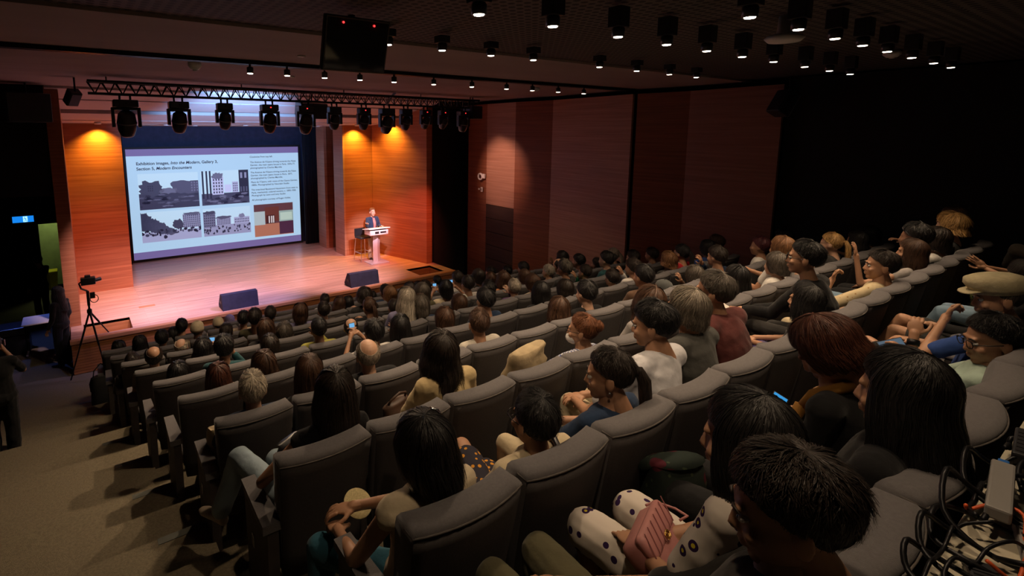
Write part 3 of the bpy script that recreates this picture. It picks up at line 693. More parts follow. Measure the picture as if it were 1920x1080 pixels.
# stage ceiling washers
emis('amber_glow',(1,.62,.2),20)
for x,y,z,tx,ty,lb in ((.62,15.84,5.14,.62,16.12,'amber wall washer over the left timber panel'),(7.85,15.86,5.14,7.85,16.14,'amber wall washer over the lectern back panel'),(8.46,15.02,5.3,8.80,15.1,'amber wall washer over the splayed side wall')):
    o=empty('wall_washer',(x,y,z)); tag(o,lb,'ceiling light','amber wall washers over the stage')
    MB().lathe([(.07,0.02),(.08,0),(.08,-.03),(.06,-.04)],n=16).build('ring',M['white_plastic'],o,True); MB().lathe([(.055,-.035),(.01,-.034)],n=14).build('lamp',M['amber_glow'],o)
    spot('washer_lamp',(x,y,z-.05),(tx,ty,z-1.2),WASH_W*.62,(1,.50,.045),115,.9,.05,o)
for i,(x,y) in enumerate(((2.2,16.0),(3.2,17.5),(4.3,16.0),(5.4,17.5),(6.6,16.0),(7.2,17.6))):
    o=empty('recessed_light',(x,y,5.10)); tag(o,'small recessed stage ceiling light, %s from the left'%ORD[i],'ceiling light','recessed stage ceiling lights'); MB().lathe([(.07,0.01),(.075,-.01),(.05,-.015)],n=14).build('ring',M['white_plastic'],o,True); MB().lathe([(.05,-.012),(.01,-.011)],n=12).build('lamp',M['lamp_glow_dim'],o)
# wall devices
o=empty('fire_bell',(10.38,12.55,3.55)); tag(o,'white fire alarm bell on the dark red wall','alarm')
ring=MB(); ring.loft([((0,.09*math.cos(a),.09*math.sin(a)),(0,.028*math.cos(a),.028*math.sin(a)),(.028,0,0)) for a in np.linspace(0,6.283,19)],8,False); ring.build('gong',M['white_plastic'],o,True); MB().box(-.01,.05,-.2,-.09,-.05,.09,bev=.01).build('horn',M['white_plastic'],o)
o=empty('wall_call_point',(10.40,12.52,3.15)); tag(o,'small pale call point switches under the fire bell','switch'); MB().box(0,.03,-.05,.03,-.07,.07,bev=.006).build('plate',M['white_plastic'],o); MB().box(-.004,.0,-.035,.015,-.04,.04).build('window',M['grey_plastic'],o); MB().box(0,.03,.09,.15,-.02,.03,bev=.004).build('button',M['white_plastic'],o)
# exit sign
o=empty('exit_sign',(-.95,14.0,3.08)); tag(o,'glowing blue exit sign with a running figure','sign')
MB().box(-.19,.19,0,.05,-.075,.075,bev=.006).build('case',M['black_paint'],o)
MB().box(-.18,.18,-.004,0,-.066,.066).build('lit_panel',emis('exit_blue',srgb(20,120,215),1.3),o)
wh=emis('exit_white',srgb(160,225,255),1.6)
MB().box(-.0,.075,-.007,-.005,-.06,.06).build('door_symbol',wh,o)
fg=MB()
for a,b in (((.03,.02),(.045,-.012)),((.045,-.012),(.02,-.045)),((.045,-.012),(.065,-.03)),((.065,-.03),(.06,-.055)),((.03,.02),(.008,.005)),((.03,.02),(.058,.012))): fg.tube([(a[0],-.008,a[1]),(b[0],-.008,b[1])],.006,6)
fg.ell((.028,-.008,.042),(.010,.004,.010),10,6); fg.build('running_figure',M['exit_blue'],o)
MB().cyl((0,.02,.07),(0,.02,.9),.01,6).build('hanger',M['metal_black'],o)
# corridor: table, castor base, doorway light
tb=empty('folding_table',(-.85,14.35,0)); tag(tb,'pale folding table in the dark corridor left of the stage','table')
MB().box(-.35,.28,-.3,.35,.72,.75,bev=.008).build('table_top',M['white_plastic'],tb)
for sx in (-.3,.23):
    MB().tube([(sx,.0,.72),(sx,0,.06)],.02,8).build('leg',M['metal_black'],tb); MB().tube([(sx,-.3,.05),(sx,.3,.05)],.022,8).build('foot',M['silver'],tb)
for sx in (-.3,.23):
    for sy in (-.3,.3): MB().ell((sx,sy,.028),(.02,.028,.028),10,6).build('castor',M['chrome'],tb,True)
o=empty('equipment_case',(-1.35,14.6,0)); tag(o,'black equipment case under the exit sign','case'); MB().box(-.3,.25,-.25,.3,0,.62,bev=.02).build('body',M['fixture_black'],o); MB().box(-.31,.26,-.26,.31,.44,.47).build('rim',M['metal_black'],o)
o=empty('cleaning_bin',(-.85,20.1,0)); tag(o,'yellow bin standing in the lit doorway','bin'); mat('bin_yellow',(.62,.52,.03),.5); MB().lathe([(.16,0),(.2,.55),(.21,.56)],n=4).build('body',M['bin_yellow'],o); MB().box(-.2,.2,-.2,.2,.55,.6,bev=.02).build('lid',M['bin_yellow'],o)
o=empty('corridor_lamp',(-.7,19.9,2.75)); tag(o,'fluorescent corridor lamp beyond the doorway','ceiling light'); MB().box(-.3,.3,-.06,.06,-.04,0,bev=.01).build('body',M['white_plastic'],o); MB().box(-.28,.28,-.04,.04,-.055,-.04).build('tube',emis('fluoro',(.75,.9,.4),10),o)
l=bpy.data.lights.new('corridor_lamp_light','AREA'); l.energy=9; l.color=(.8,.95,.45); l.size=.5; lo=bpy.data.objects.new('corridor_lamp_light',l); link(lo,o); lo.location=(0,0,-.08)
o=empty('blue_work_light',(-1.5,15.6,2.7)); tag(o,'small blue backstage work light in the corridor','light'); MB().lathe([(.05,.1),(.06,0),(.05,-.01)],n=12).build('can',M['fixture_black'],o,True); MB().lathe([(.045,-.005),(.01,-.004)],n=12).build('lamp',emis('blue_glow',(.15,.3,1),8),o)
spot('work_lamp',(-1.5,15.6,2.66),(-.8,14.0,0),60,(.12,.22,1),80,.8,.05,o)
# ------------------------------------------------------------------ seats
def seat_backrest():
    n=10; secs=[]
    def ring(z,yr,th,w,bow,ins=0.0):
        pts=[]
        for i in range(n+1):
            u=-1+2*i/n; pts.append((u*(w/2-ins), yr-bow*(1-u*u)+ins, z))
        for i in range(n+1):
            u=1-2*i/n; pts.append((u*(w/2-ins)*.97, yr+th-bow*.75*(1-u*u)-ins, z))
        return pts
    zs=[(.30,-.235,.11,.455),(.45,-.255,.125,.47),(.62,-.285,.12,.49),(.80,-.318,.115,.508),(.93,-.342,.125,.518),(1.0,-.355,.13,.522),(1.035,-.36,.125,.522)]
    rings=[ring(z,y,t,w,.045) for z,y,t,w in zs]
    rings.append(ring(1.052,-.36,.125,.522,.045,.012)); rings.append(ring(1.060,-.36,.125,.522,.045,.032))
    m=len(rings[0]); mb=MB(); vs=[p for r in rings for p in r]; fs=[]
    for k in range(len(rings)-1):
        for i in range(m): fs.append((k*m+i,k*m+(i+1)%m,(k+1)*m+(i+1)%m,(k+1)*m+i))
    for base,rev in ((0,True),((len(rings)-1)*m,False)):
        for i in range(n):
            q=(base+i,base+i+1,base+m-2-i,base+m-1-i); fs.append(q[::-1] if rev else q)
    return mb.add(vs,fs)
SEAT={}
SEAT['backrest']=seat_backrest().mesh('backrest',True); SEAT['backrest'].materials.append(M['seat_fabric'])
def back_panel():
    n=10; vs=[];fs=[]
    zs=[(.29,-.243,.455),(.45,-.263,.47),(.62,-.293,.49),(.80,-.326,.508),(.96,-.354,.519),(1.02,-.363,.521)]
    for z,y,w in zs:
        for i in range(n+1):
            u=-1+2*i/n; vs.append((u*w/2*.985,y-.045*(1-u*u),z))
    for k in range(len(zs)-1):
        for i in range(n): a=k*(n+1)+i; fs.append((a,a+n+1,a+n+2,a+1))
    b=len(vs)
    vs+=[(x,y+.012,z) for x,y,z in vs]; fs+=[tuple(i+b for i in f)[::-1] for f in fs[:]]
    for i in range(n): a=(len(zs)-1)*(n+1)+i; fs.append((a,a+b,a+1+b,a+1)); fs.append((i,i+1,i+1+b,i+b))
    for k in range(len(zs)-1):
        a=k*(n+1); fs.append((a,a+b,a+n+1+b,a+n+1)); a+=n; fs.append((a,a+n+1,a+n+1+b,a+b))
    return MB().add(vs,fs)
SEAT['back_panel']=back_panel().mesh('back_panel',True); SEAT['back_panel'].materials.append(M['seat_back_fabric'])
pp=[(-.258,-.30,1.03)]+[((-1+2*i/12)*.258,-.362-.045*(1-(-1+2*i/12)**2),1.028) for i in range(13)]+[(.258,-.30,1.03)]
SEAT['piping']=MB().tube(pp,.0045,6).mesh('piping',True); SEAT['piping'].materials.append(M['seat_piping'])
SEAT['cushion']=MB().box(-.235,.235,-.20,.27,.33,.43,bev=.035).mesh('cushion',True); SEAT['cushion'].materials.append(M['seat_fabric'])
SEAT['cushion_up']=MB().box(-.235,.235,-.125,-.02,.34,.80,bev=.035).mesh('cushion',True); SEAT['cushion_up'].materials.append(M['seat_fabric'])
am=MB(); am.loft([((0,-.20,.66),(.036,0,0),(0,0,.022)),((0,.0,.665),(.036,0,0),(0,0,.022)),((0,.16,.655),(.034,0,0),(0,0,.022)),((0,.20,.64),(.028,0,0),(0,0,.014))],10)
SEAT['armrest']=am.mesh('armrest',True); SEAT['armrest'].materials.append(M['seat_fabric'])
SEAT['arm_support']=MB().box(-.024,.024,-.22,.12,0,.645,bev=.012).mesh('arm_support'); SEAT['arm_support'].materials.append(M['seat_panel'])
SEAT['end_panel']=MB().add([(-.03,-.26,0),(.03,-.26,0),(.03,.14,0),(-.03,.14,0),(-.03,-.28,.64),(.03,-.28,.64),(.03,.17,.64),(-.03,.17,.64)],[(0,3,2,1),(4,5,6,7),(0,1,5,4),(1,2,6,5),(2,3,7,6),(3,0,4,7)]).mesh('end_panel'); SEAT['end_panel'].materials.append(M['seat_panel'])
SEAT['end_pad']=MB().add([(-.055,-.29,.635),(.05,-.29,.635),(.04,.19,.635),(-.04,.19,.635),(-.055,-.29,.685),(.05,-.29,.685),(.04,.19,.675),(-.04,.19,.675)],[(0,3,2,1),(4,5,6,7),(0,1,5,4),(1,2,6,5),(2,3,7,6),(3,0,4,7)]).mesh('armrest'); SEAT['end_pad'].materials.append(M['seat_fabric'])
SEAT['badge']=MB().box(-.036,-.03,-.02,.025,.36,.44,bev=.006).mesh('aisle_light'); SEAT['badge'].materials.append(M['chrome'])
def part(key,name,parent,loc=(0,0,0)):
    o=bpy.data.objects.new(name,SEAT[key]); link(o,parent); o.location=loc; return o
TAKEN={(r[0],r[1]) for r in AUD}|{v[:2] for v in HERO_SEATS.values()}|{(-1,8),(-1,10),(-1,12),(-1,15)}
def rowname(k): return '%s row from the stage'%ORD[9-k]
for k in range(-1,10):
    n=NS(k)
    for j in range(n):
        if k==9 and j<3: continue
        s=empty('auditorium_seat',(X0(k)+.55*(j+.5),YK(k)+.36,FK(k)))
        used=(k,j) in TAKEN
        tag(s,'%s grey upholstered seat, %s from the left aisle, %s'%('occupied' if used else 'empty',ORD[j],rowname(k)),'seat','auditorium seats in rows')
        part('backrest','backrest',s); part('back_panel','back_panel',s); part('piping','piping',s)
        part('cushion' if used else 'cushion_up','cushion',s)
        if j==0 or (k==9 and j==3):
            e=part('end_panel','end_panel',s,(-.285,0,0)); part('end_pad','armrest',s,(-.285,0,0)); part('badge','aisle_light',e)
        else: part('arm_support','arm_support',s,(-.275,0,0)); part('armrest','armrest',s,(-.275,0,0))
        if j==n-1: part('arm_support','arm_support',s,(.275,0,0)); part('armrest','armrest',s,(.275,0,0))
# ------------------------------------------------------------------ people: colours
SKIN={}
for nm,c in (('tan',(.40,.215,.13)),('fair',(.52,.31,.21)),('brown',(.27,.14,.085))):
    m=mat('skin_'+nm,c,.5,var=.08,scale=(12,12,12),spec=.35); b=m.node_tree.nodes['Principled BSDF']
    b.inputs['Subsurface Weight'].default_value=.0; SKIN[nm]=m
HC=dict(black=(.008,.007,.007),dark=(.018,.012,.009),brown=(.055,.026,.014),brownlight=(.15,.07,.03),auburn=(.07,.022,.012),grey=(.30,.26,.21),greymid=(.16,.135,.105),greydark=(.075,.062,.05),white=(.42,.36,.28),blond=(.30,.17,.06),redblack=(.05,.008,.012),copper=(.14,.05,.02))
def hairmat(cn):
    n='hair_'+cn
    if n in MATS: return MATS[n]
    c=HC[cn]; m=bpy.data.materials.new(n); nt,b,N,L=nodes(m)
    b.inputs['Roughness'].default_value=.52; b.inputs['Specular IOR Level'].default_value=.4
    tc=N.new('ShaderNodeTexCoord'); mp=N.new('ShaderNodeMapping'); mp.inputs['Scale'].default_value=(95,4,1); L.new(tc.outputs['UV'],mp.inputs['Vector'])
    nz=N.new('ShaderNodeTexNoise'); nz.inputs['Scale'].default_value=1; nz.inputs['Detail'].default_value=3; L.new(mp.outputs[0],nz.inputs['Vector'])
    mx=N.new('ShaderNodeMix'); mx.data_type='RGBA'; mx.inputs['A'].default_value=(*[x*.3 for x in c],1); mx.inputs['B'].default_value=(*[min(1,x*2.1) for x in c],1)
    hr=N.new('ShaderNodeMapRange'); hr.inputs['From Min'].default_value=.32; hr.inputs['From Max'].default_value=.68; L.new(nz.outputs['Fac'],hr.inputs['Value']); L.new(hr.outputs[0],mx.inputs['Factor']); L.new(mx.outputs['Result'],b.inputs['Base Color'])
    bp=N.new('ShaderNodeBump'); bp.inputs['Strength'].default_value=1.0; bp.inputs['Distance'].default_value=.02; L.new(nz.outputs['Fac'],bp.inputs['Height']); L.new(bp.outputs[0],b.inputs['Normal'])
    MATS[n]=m; return m
CC=dict(black=(.010,.010,.011),charcoal=(.035,.033,.032),navy=(.018,.035,.075),teal=(.02,.07,.08),cream=(.55,.46,.32),white=(.55,.53,.50),olive=(.10,.09,.05),denim=(.06,.09,.15),lilac=(.22,.20,.33),greybrown=(.13,.105,.085),
 purple=(.12,.06,.16),yellow=(.50,.34,.06),yellowgreen=(.30,.28,.06),blue=(.03,.07,.25),orange=(.5,.2,.08),paleyellow=(.48,.42,.2),green=(.03,.22,.12),mint=(.32,.42,.36),brown=(.10,.055,.035),greyprint=(.28,.26,.25),red=(.45,.02,.03),
 khaki=(.47,.36,.19),slate=(.08,.085,.085),maroon=(.10,.028,.026),greytee=(.40,.37,.32),whitetee=(.52,.52,.55),darkgrey=(.05,.05,.046),beige=(.50,.42,.28),jeans=(.16,.24,.32),lightjeans=(.30,.38,.44),violet=(.10,.075,.22),darkblue=(.02,.024,.045),tealtrousers=(.03,.11,.16),pink=(.45,.19,.18))
def cloth(cn):
    return mat('cloth_'+cn,CC[cn],.88,var=.14,scale=(9,9,9),bump=.55,bscale=16,spec=.15,sheen=.1)
def pattern_cloth(name,base,spots,scale,thr=.36,size=None):
    """cloth printed with scattered flower-like spots"""
    m=bpy.data.materials.new(name); nt,b,N,L=nodes(m); b.inputs['Roughness'].default_value=.85; b.inputs['Specular IOR Level'].default_value=.15
    tc=N.new('ShaderNodeTexCoord'); prev=None
    for i,(c,s,t) in enumerate(spots):
        vo=N.new('ShaderNodeTexVoronoi'); vo.inputs['Scale'].default_value=s; vo.inputs['Randomness'].default_value=.8
        mp=N.new('ShaderNodeMapping'); mp.inputs['Location'].default_value=(i*3.1*0,0,0); L.new(tc.outputs['Object'],mp.inputs['Vector']); L.new(mp.outputs[0],vo.inputs['Vector'])
        lt=N.new('ShaderNodeMath'); lt.operation='LESS_THAN'; lt.inputs[1].default_value=t; L.new(vo.outputs['Distance'],lt.inputs[0])
        mx=N.new('ShaderNodeMix'); mx.data_type='RGBA'; mx.inputs['A'].default_value=(*base,1); mx.inputs['B'].default_value=(*c,1)
        if prev is not None: L.new(prev,mx.inputs['A'])
        L.new(lt.outputs[0],mx.inputs['Factor']); prev=mx.outputs['Result']
    L.new(prev,b.inputs['Base Color']); MATS[name]=m; return m
pattern_cloth('cloth_pansy',(.62,.56,.5),[((.03,.012,.06),19,.30),((.55,.45,.03),19,.13)],1)
pattern_cloth('cloth_floraldark',(.03,.028,.04),[((.55,.25,.03),26,.30)],1)
pattern_cloth('cloth_floralskirt',(.10,.12,.05),[((.4,.25,.1),30,.3),((.30,.10,.18),30,.12)],1)
pattern_cloth('cloth_creamfloral',(.52,.43,.27),[((.35,.22,.1),24,.2)],1)
def plaid(name):
    m=bpy.data.materials.new(name); nt,b,N,L=nodes(m); b.inputs['Roughness'].default_value=.85
    tc=N.new('ShaderNodeTexCoord'); ck=N.new('ShaderNodeTexChecker'); ck.inputs['Scale'].default_value=55; ck.inputs['Color1'].default_value=(.55,.55,.6,1); ck.inputs['Color2'].default_value=(.04,.06,.18,1)
    L.new(tc.outputs['Object'],ck.inputs['Vector']); L.new(ck.outputs['Color'],b.inputs['Base Color']); MATS[name]=m
plaid('cloth_plaid')
def topmat(cn): return MATS.get('cloth_'+cn) or cloth(cn)
mat('shoe_black',(.015,.014,.014),.5,var=.2); mat('shoe_cream',(.45,.38,.30),.6,var=.1)
mat('eye_white',(.7,.68,.65),.3,var=.02); mat('eye_dark',(.02,.012,.008),.2,var=.1); mat('lip',(.36,.12,.10),.5,var=.1)
# ------------------------------------------------------------------ people: shapes
JOBS=[]
def job(mb,voxel,smooth=4):
    JOBS.append([mb,voxel,smooth,None]); return len(JOBS)-1
def run_jobs():
    obs=[]
    for mb,vx,sm,_ in JOBS:
        me=mb.mesh('tmp'); o=bpy.data.objects.new('tmp',me); col.objects.link(o); obs.append(o)
        r=o.modifiers.new('r','REMESH'); r.mode='VOXEL'; r.voxel_size=vx
        if sm: q=o.modifiers.new('s','SMOOTH'); q.factor=.5; q.iterations=sm
    bpy.context.view_layer.update(); dg=bpy.context.evaluated_depsgraph_get()
    for J,o in zip(JOBS,obs):
        me=bpy.data.meshes.new_from_object(o.evaluated_get(dg))
        nv=len(me.vertices); v=np.empty(nv*3); me.vertices.foreach_get('co',v)
        fs=[tuple(p.vertices) for p in me.polygons]
        J[3]=(v.reshape(-1,3),fs); bpy.data.meshes.remove(me)
    for o in obs:
        me=o.data; bpy.data.objects.remove(o); bpy.data.meshes.remove(me)
def meshof(parts,name,m):
    """parts: (verts, faces) joined into one smooth mesh"""
    vs=[];fs=[];n=0
    for v,f in parts:
        vs.append(np.asarray(v)); fs+= [tuple(i+n for i in q) for q in f] if n else list(f); n+=len(v)
    me=bpy.data.meshes.new(name); me.from_pydata(np.concatenate(vs).tolist(),[],fs); me.polygons.foreach_set('use_smooth',[True]*len(me.polygons)); me.update()
    if m is not None: me.materials.append(m)
    return me
def head_shape(female=False):
    h=MB()
    h.ell((0,-.014,.028),(.076,.097,.090),20,13); h.ell((0,.022,-.03),(.064,.070,.086),18,11)
    h.ell((0,.058,-.092),(.030,.028,.022)); h.capsule((0,.084,.008),(0,.0985,-.030),.008,.0125); h.ell((-.012,.089,-.034),(.009,.010,.008)); h.ell((.012,.089,-.034),(.009,.010,.008))
    h.capsule((-.034,.079,.022),(.034,.079,.022),.011); h.ell((-.04,.066,-.03),(.022,.02,.02)); h.ell((.04,.066,-.03),(.022,.02,.02))
    h.ell((0,.089,-.058),(.021,.010,.006)); h.ell((0,.087,-.069),(.018,.011,.007))
    for s in (-1,1): h.ell((s*.080,-.012,-.012),(.009,.020,.032)); h.ell((s*.084,-.024,-.005),(.005,.010,.022))
    h.capsule((0,-.012,-.06),(0,-.05,-.175),.046,.055,14)
    return h
def hand_shape(curl,spread=.0):
    """right hand, wrist at origin, fingers along +y, palm down"""
    h=MB(); h.capsule((0,-.03,0),(0,.01,0),.025,.027); 
    h.ell((0,.048,0),(.040,.050,.014)); h.ell((-.022,.03,-.008),(.018,.03,.014))
    for i,(x,L) in enumerate(((-.030,.068),(-.010,.076),(.010,.071),(.029,.056))):
        p=np.array((x,.085,0.)); a=0; fan=(i-1.5)*spread
        for seg,(fr,cb) in enumerate(((.46,.7),(.30,1.0),(.24,.8))):
            a+=curl*cb; d=np.array((math.sin(fan),math.cos(a)*math.cos(fan),-math.sin(a))); q=p+d*L*fr; h.capsule(p,q,.0088-.0008*seg,.0082-.0008*seg,8); p=q
    p=np.array((-.030,.022,-.004)); 
    for L,d,r in ((.036,(-.75,.62,-.25),.012),(.030,(-.35,.88,-.35),.0105),(.022,(-.05,.92,-.4),.0095)):
        d=np.array(d)/np.linalg.norm(d); q=p+d*L; h.capsule(p,q,r,r*.92,8); p=q
    return h
HANDS={k:job(hand_shape(c,s),.0050,2) for k,c,s in (('relaxed',.45,.04),('grip',.95,.0),('flat',.10,.06),('open',.18,.14))}
HEADJ={'hero':job(head_shape(),.0058,3),'far':job(head_shape(),.013,2)}
REST=dict(pelvis=(0,.0,.505),waist=(0,-.055,.64),chest=(0,-.105,.80),neck=(0,-.122,.985),head=(0,-.10,1.15),
 shL=(-.185,-.12,.945),shR=(.185,-.12,.945),elL=(-.245,.0,.70),elR=(.245,.0,.70),wrL=(-.09,.22,.60),wrR=(.09,.22,.60),
 hipL=(-.09,.02,.49),hipR=(.09,.02,.49),knL=(-.12,.44,.47),knR=(.12,.44,.47),anL=(-.12,.40,.09),anR=(.12,.40,.09),toL=(-.14,.57,.035),toR=(.14,.57,.035))
WT=dict(pelvis=0,waist=.25,chest=.6,neck=.9,head=1,shL=.82,shR=.82,elL=.5,elR=.5,wrL=.12,wrR=.12)
def joints(off=(0,0,0),over=None,width=1.0):
    J={}
    for k,p in REST.items(): J[k]=np.array(p,float)+np.array(off)*WT.get(k,0)
    for k in J:
        if k[:2] in('sh','el','hi'): J[k][0]*=width
    for k,p in (over or {}).items(): J[k]=np.array(p,float)
    return J
def limb(mb,pts,rs): 
    for i in range(len(pts)-1): mb.capsule(pts[i],pts[i+1],rs[i],rs[i+1],12)
def torso(mb,J,g=0.0,w=1.0,to='neck'):
    ax=(J['shR']-J['shL']); ax/=np.linalg.norm(ax); hx=(J['hipR']-J['hipL']); hx/=np.linalg.norm(hx)
    secs=[]
    P=[J['pelvis']+np.array((0,0,-.085)),J['pelvis'],J['waist'],(J['waist']+J['chest'])/2,J['chest'],J['chest']*.45+J['neck']*.55,J['neck']*.9+J['chest']*.1,J['neck']]
    S=[(.125,.095),(.172,.122),(.150,.108),(.155,.110),(.170,.118),(.168,.104),(.120,.082),(.060,.058)]
    if g>0: S[-1]=(.066,.064)
    for i,(p,(a,b)) in enumerate(zip(P,S)):
        t=min(1,i/4); u=hx*(1-t)+ax*t; u/=np.linalg.norm(u)
        d=P[min(i+1,7)]-P[max(i-1,0)]; d/=np.linalg.norm(d); v=np.cross(d,u); v/=np.linalg.norm(v)
        secs.append((p,u*(a*w+g),v*(b*w+g)))
    mb.loft(secs,18)
    for s in 'LR': mb.capsule(J['neck']*.75+J['chest']*.25,J['sh'+s],.062*w+g,.055*w+g,12)
def body_mb(J,w=1.0,legs=True):
    b=MB(); torso(b,J,-.004,w); b.capsule(J['neck']+np.array((0,0,-.03)),J['neck']*.5+J['head']*.5,.056,.052,12)
    for s in 'LR':
        limb(b,[J['sh'+s],J['el'+s],J['wr'+s]],[.047*w,.037*w,.025])
        limb(b,[J['hip'+s],J['kn'+s],J['an'+s]],[.078*w,.054*w,.036])
        m=J['kn'+s]*.68+J['an'+s]*.32+np.array((0,-.015,0)); b.ell(m,(.048*w,.052*w,.075))
    return b
def top_mb(J,w=1.0,sleeve=1.0,loose=.014,hem=0.0):
    b=MB(); torso(b,J,loose,w)
    for s in 'LR':
        if sleeve<=0: continue
        a,e,wr=J['sh'+s],J['el'+s],J['wr'+s]
        if sleeve<=1: q=a+(e-a)*sleeve; limb(b,[a,q],[.047*w+loose+.002,.042*w+loose+.003])
        else:
            q=e+(wr-e)*min(.94,sleeve-1); limb(b,[a,e,q],[.047*w+loose+.003,.037*w+loose+.006,.030+loose])
    return b
def bottom_mb(J,w=1.0,leg=2.0,loose=.014,skirt=False):
    b=MB(); b.ell(J['pelvis']+np.array((0,-.005,-.02)),(.178*w+loose,.135*w+loose,.12),18,11)
    for s in 'LR':
        a,e,wr=J['hip'+s],J['kn'+s],J['an'+s]
        if leg<=1: q=a+(e-a)*leg; limb(b,[a,q],[.082*w+loose,.066*w+loose+.01])
        else: q=e+(wr-e)*min(.97,leg-1); limb(b,[a,e,q],[.082*w+loose,.058*w+loose,.05+loose])
    if skirt:
        for t in np.linspace(.1,1,7): b.ell(J['hipL']*(1-t)/2+J['hipR']*(1-t)/2+(J['knL']+J['knR'])*t/2+np.array((0,0,.0)),(.2*w,.09,.085))
        for t in np.linspace(.1,.75,5): b.ell((J['knL']+J['knR'])*(1-t)/2+(J['anL']+J['anR'])*t/2,(.2*w,.10,.09))
    return b
def shoe_parts(J):
    out=[]
    for s in 'LR':
        b=MB(); a,t=J['an'+s],J['to'+s]; d=t-a; d[2]=0; d/=np.linalg.norm(d)+1e-9; x=np.cross(d,(0,0,1))
        heel=np.array((a[0],a[1],t[2]-.005))-d*.035
        secs=[(heel+d*q+np.array((0,0,h)),x*wd,np.array((0,0,hh))) for q,wd,hh,h in ((-.012,.018,.02,.012),(.0,.032,.038,.018),(.06,.034,.042,.020),(.13,.040,.032,.010),(.20,.040,.025,.0),(.245,.022,.016,-.006))]
        b.loft(secs,14); b.capsule(heel+d*.035+np.array((0,0,.02)),heel+d*.035+np.array((0,0,.055)),.036,.034); out.append(b)
    return out
def Rmat(yaw=0,pitch=0,roll=0):
    return np.array(Matrix.Rotation(-yaw,3,'Z')@Matrix.Rotation(pitch,3,'X')@Matrix.Rotation(roll,3,'Y'))
def xf(vf,R,t,s=1.0): return ((np.asarray(vf[0])*s)@R.T+np.array(t), vf[1])
def hand_xf(vf,wr,el,side,up=(0,0,1),aim=None):
    y=np.array(aim,float) if aim is not None else wr-el
    y=y/np.linalg.norm(y); z=np.array(up,float); z=z-y*(z@y); z/=np.linalg.norm(z); x=np.cross(y,z)
    v=np.asarray(vf[0]).copy(); f=vf[1]
    if side=='L': v[:,0]*=-1; f=[q[::-1] for q in f]
    B=np.stack([x,y,z],1); return (v@B.T+np.array(wr)+y*.012, f)
# ------------------------------------------------------------------ hair
def hair_pts(st,a,t,vol,ph,L):
    """points on the hair surface (arrays): a = azimuth from the back in degrees, t along the strand; head-local"""
    a=np.asarray(a,float); t=np.asarray(t,float); A=np.abs(a); tilt=math.radians(20)
    th_end=np.radians(np.interp(A,[0,60,100,130,160,180],st['end']))
    rx,ry,rz=.080,.103,.096; fall=st.get('fall',0)
    fm=(A<st['amax'])&(fall>0); th_f=np.minimum(th_end,math.radians(94)); Lf=max(fall*L,1e-6)
    arc=th_f*.095; s=t*(arc+Lf)
    th=np.where(fm,np.minimum(s/.095,th_f),th_end*np.minimum(t,1.0)); d=np.where(fm,np.maximum(0,s-arc),0)
    tp=np.where(fm,1.0,1-.72*np.clip((t-.5)/.5,0,1)**1.3)
    v=1+vol*tp*(.55+.45*np.sin(np.minimum(th,1.57)))
    ar=np.radians(a); x=np.sin(th)*np.sin(ar); y=-np.sin(th)*np.cos(ar); z=np.cos(th)
    y2=y*math.cos(tilt)-z*math.sin(tilt); z2=y*math.sin(tilt)+z*math.cos(tilt)
    p=np.stack([x*rx*v,-.012+y2*ry*v,.030+z2*rz*v],-1)
    o=np.stack([p[...,0],p[...,1]+.012],-1); o/=np.linalg.norm(o,axis=-1,keepdims=True)+1e-9
    wv=st.get('wave',0); k=(st.get('flare',.02)*np.minimum(1,d/.12)-.03*np.maximum(0,d-.12))
    if st.get('inward'): k=k-st['inward']*(d/Lf)**3
    p[...,0]+=o[...,0]*k+np.sin(d*34+a*.05+ph)*wv*np.minimum(1,d/.08)
    p[...,1]+=o[...,1]*k+np.cos(d*30+a*.07+ph)*wv*np.minimum(1,d/.08)-.32*np.maximum(0,d-.14)*np.maximum(0,np.cos(ar))
    p[...,2]-=d
    return p
STY=dict(
 short=dict(end=[124, 116, 96, 84, 78, 76],amax=0,vol=.16,rough=.010),
 crop=dict(end=[124, 116, 94, 82, 72, 70],amax=0,vol=.09,rough=.006),
 buzz=dict(end=[124, 116, 94, 82, 70, 68],amax=0,vol=.045,rough=.002),
 side=dict(end=[124, 116, 98, 86, 84, 84],amax=0,vol=.20,rough=.012),
 slick=dict(end=[124, 116, 96, 84, 76, 74],amax=0,vol=.10,rough=.004),
 bob=dict(end=[100,98,96,92,84,80],amax=124,fall=.11,vol=.18,rough=.010,flare=.008,inward=.018),
 long=dict(end=[100,98,96,92,84,80],amax=122,fall=.30,vol=.15,rough=.010,flare=.014,wave=.003),
 xlong=dict(end=[100,98,96,92,84,80],amax=122,fall=.42,vol=.15,rough=.010,flare=.016,wave=.004),
 wavy=dict(end=[100,98,96,92,84,80],amax=124,fall=.25,vol=.23,rough=.014,flare=.022,wave=.010),
 curly=dict(end=[104,102,98,92,86,84],amax=118,fall=.07,vol=.34,rough=.026,flare=.02,wave=.012))
STY['balding']=dict(end=[124,116,96,84,80,80],start=62,amax=0,vol=.07,rough=.004,arange=112)
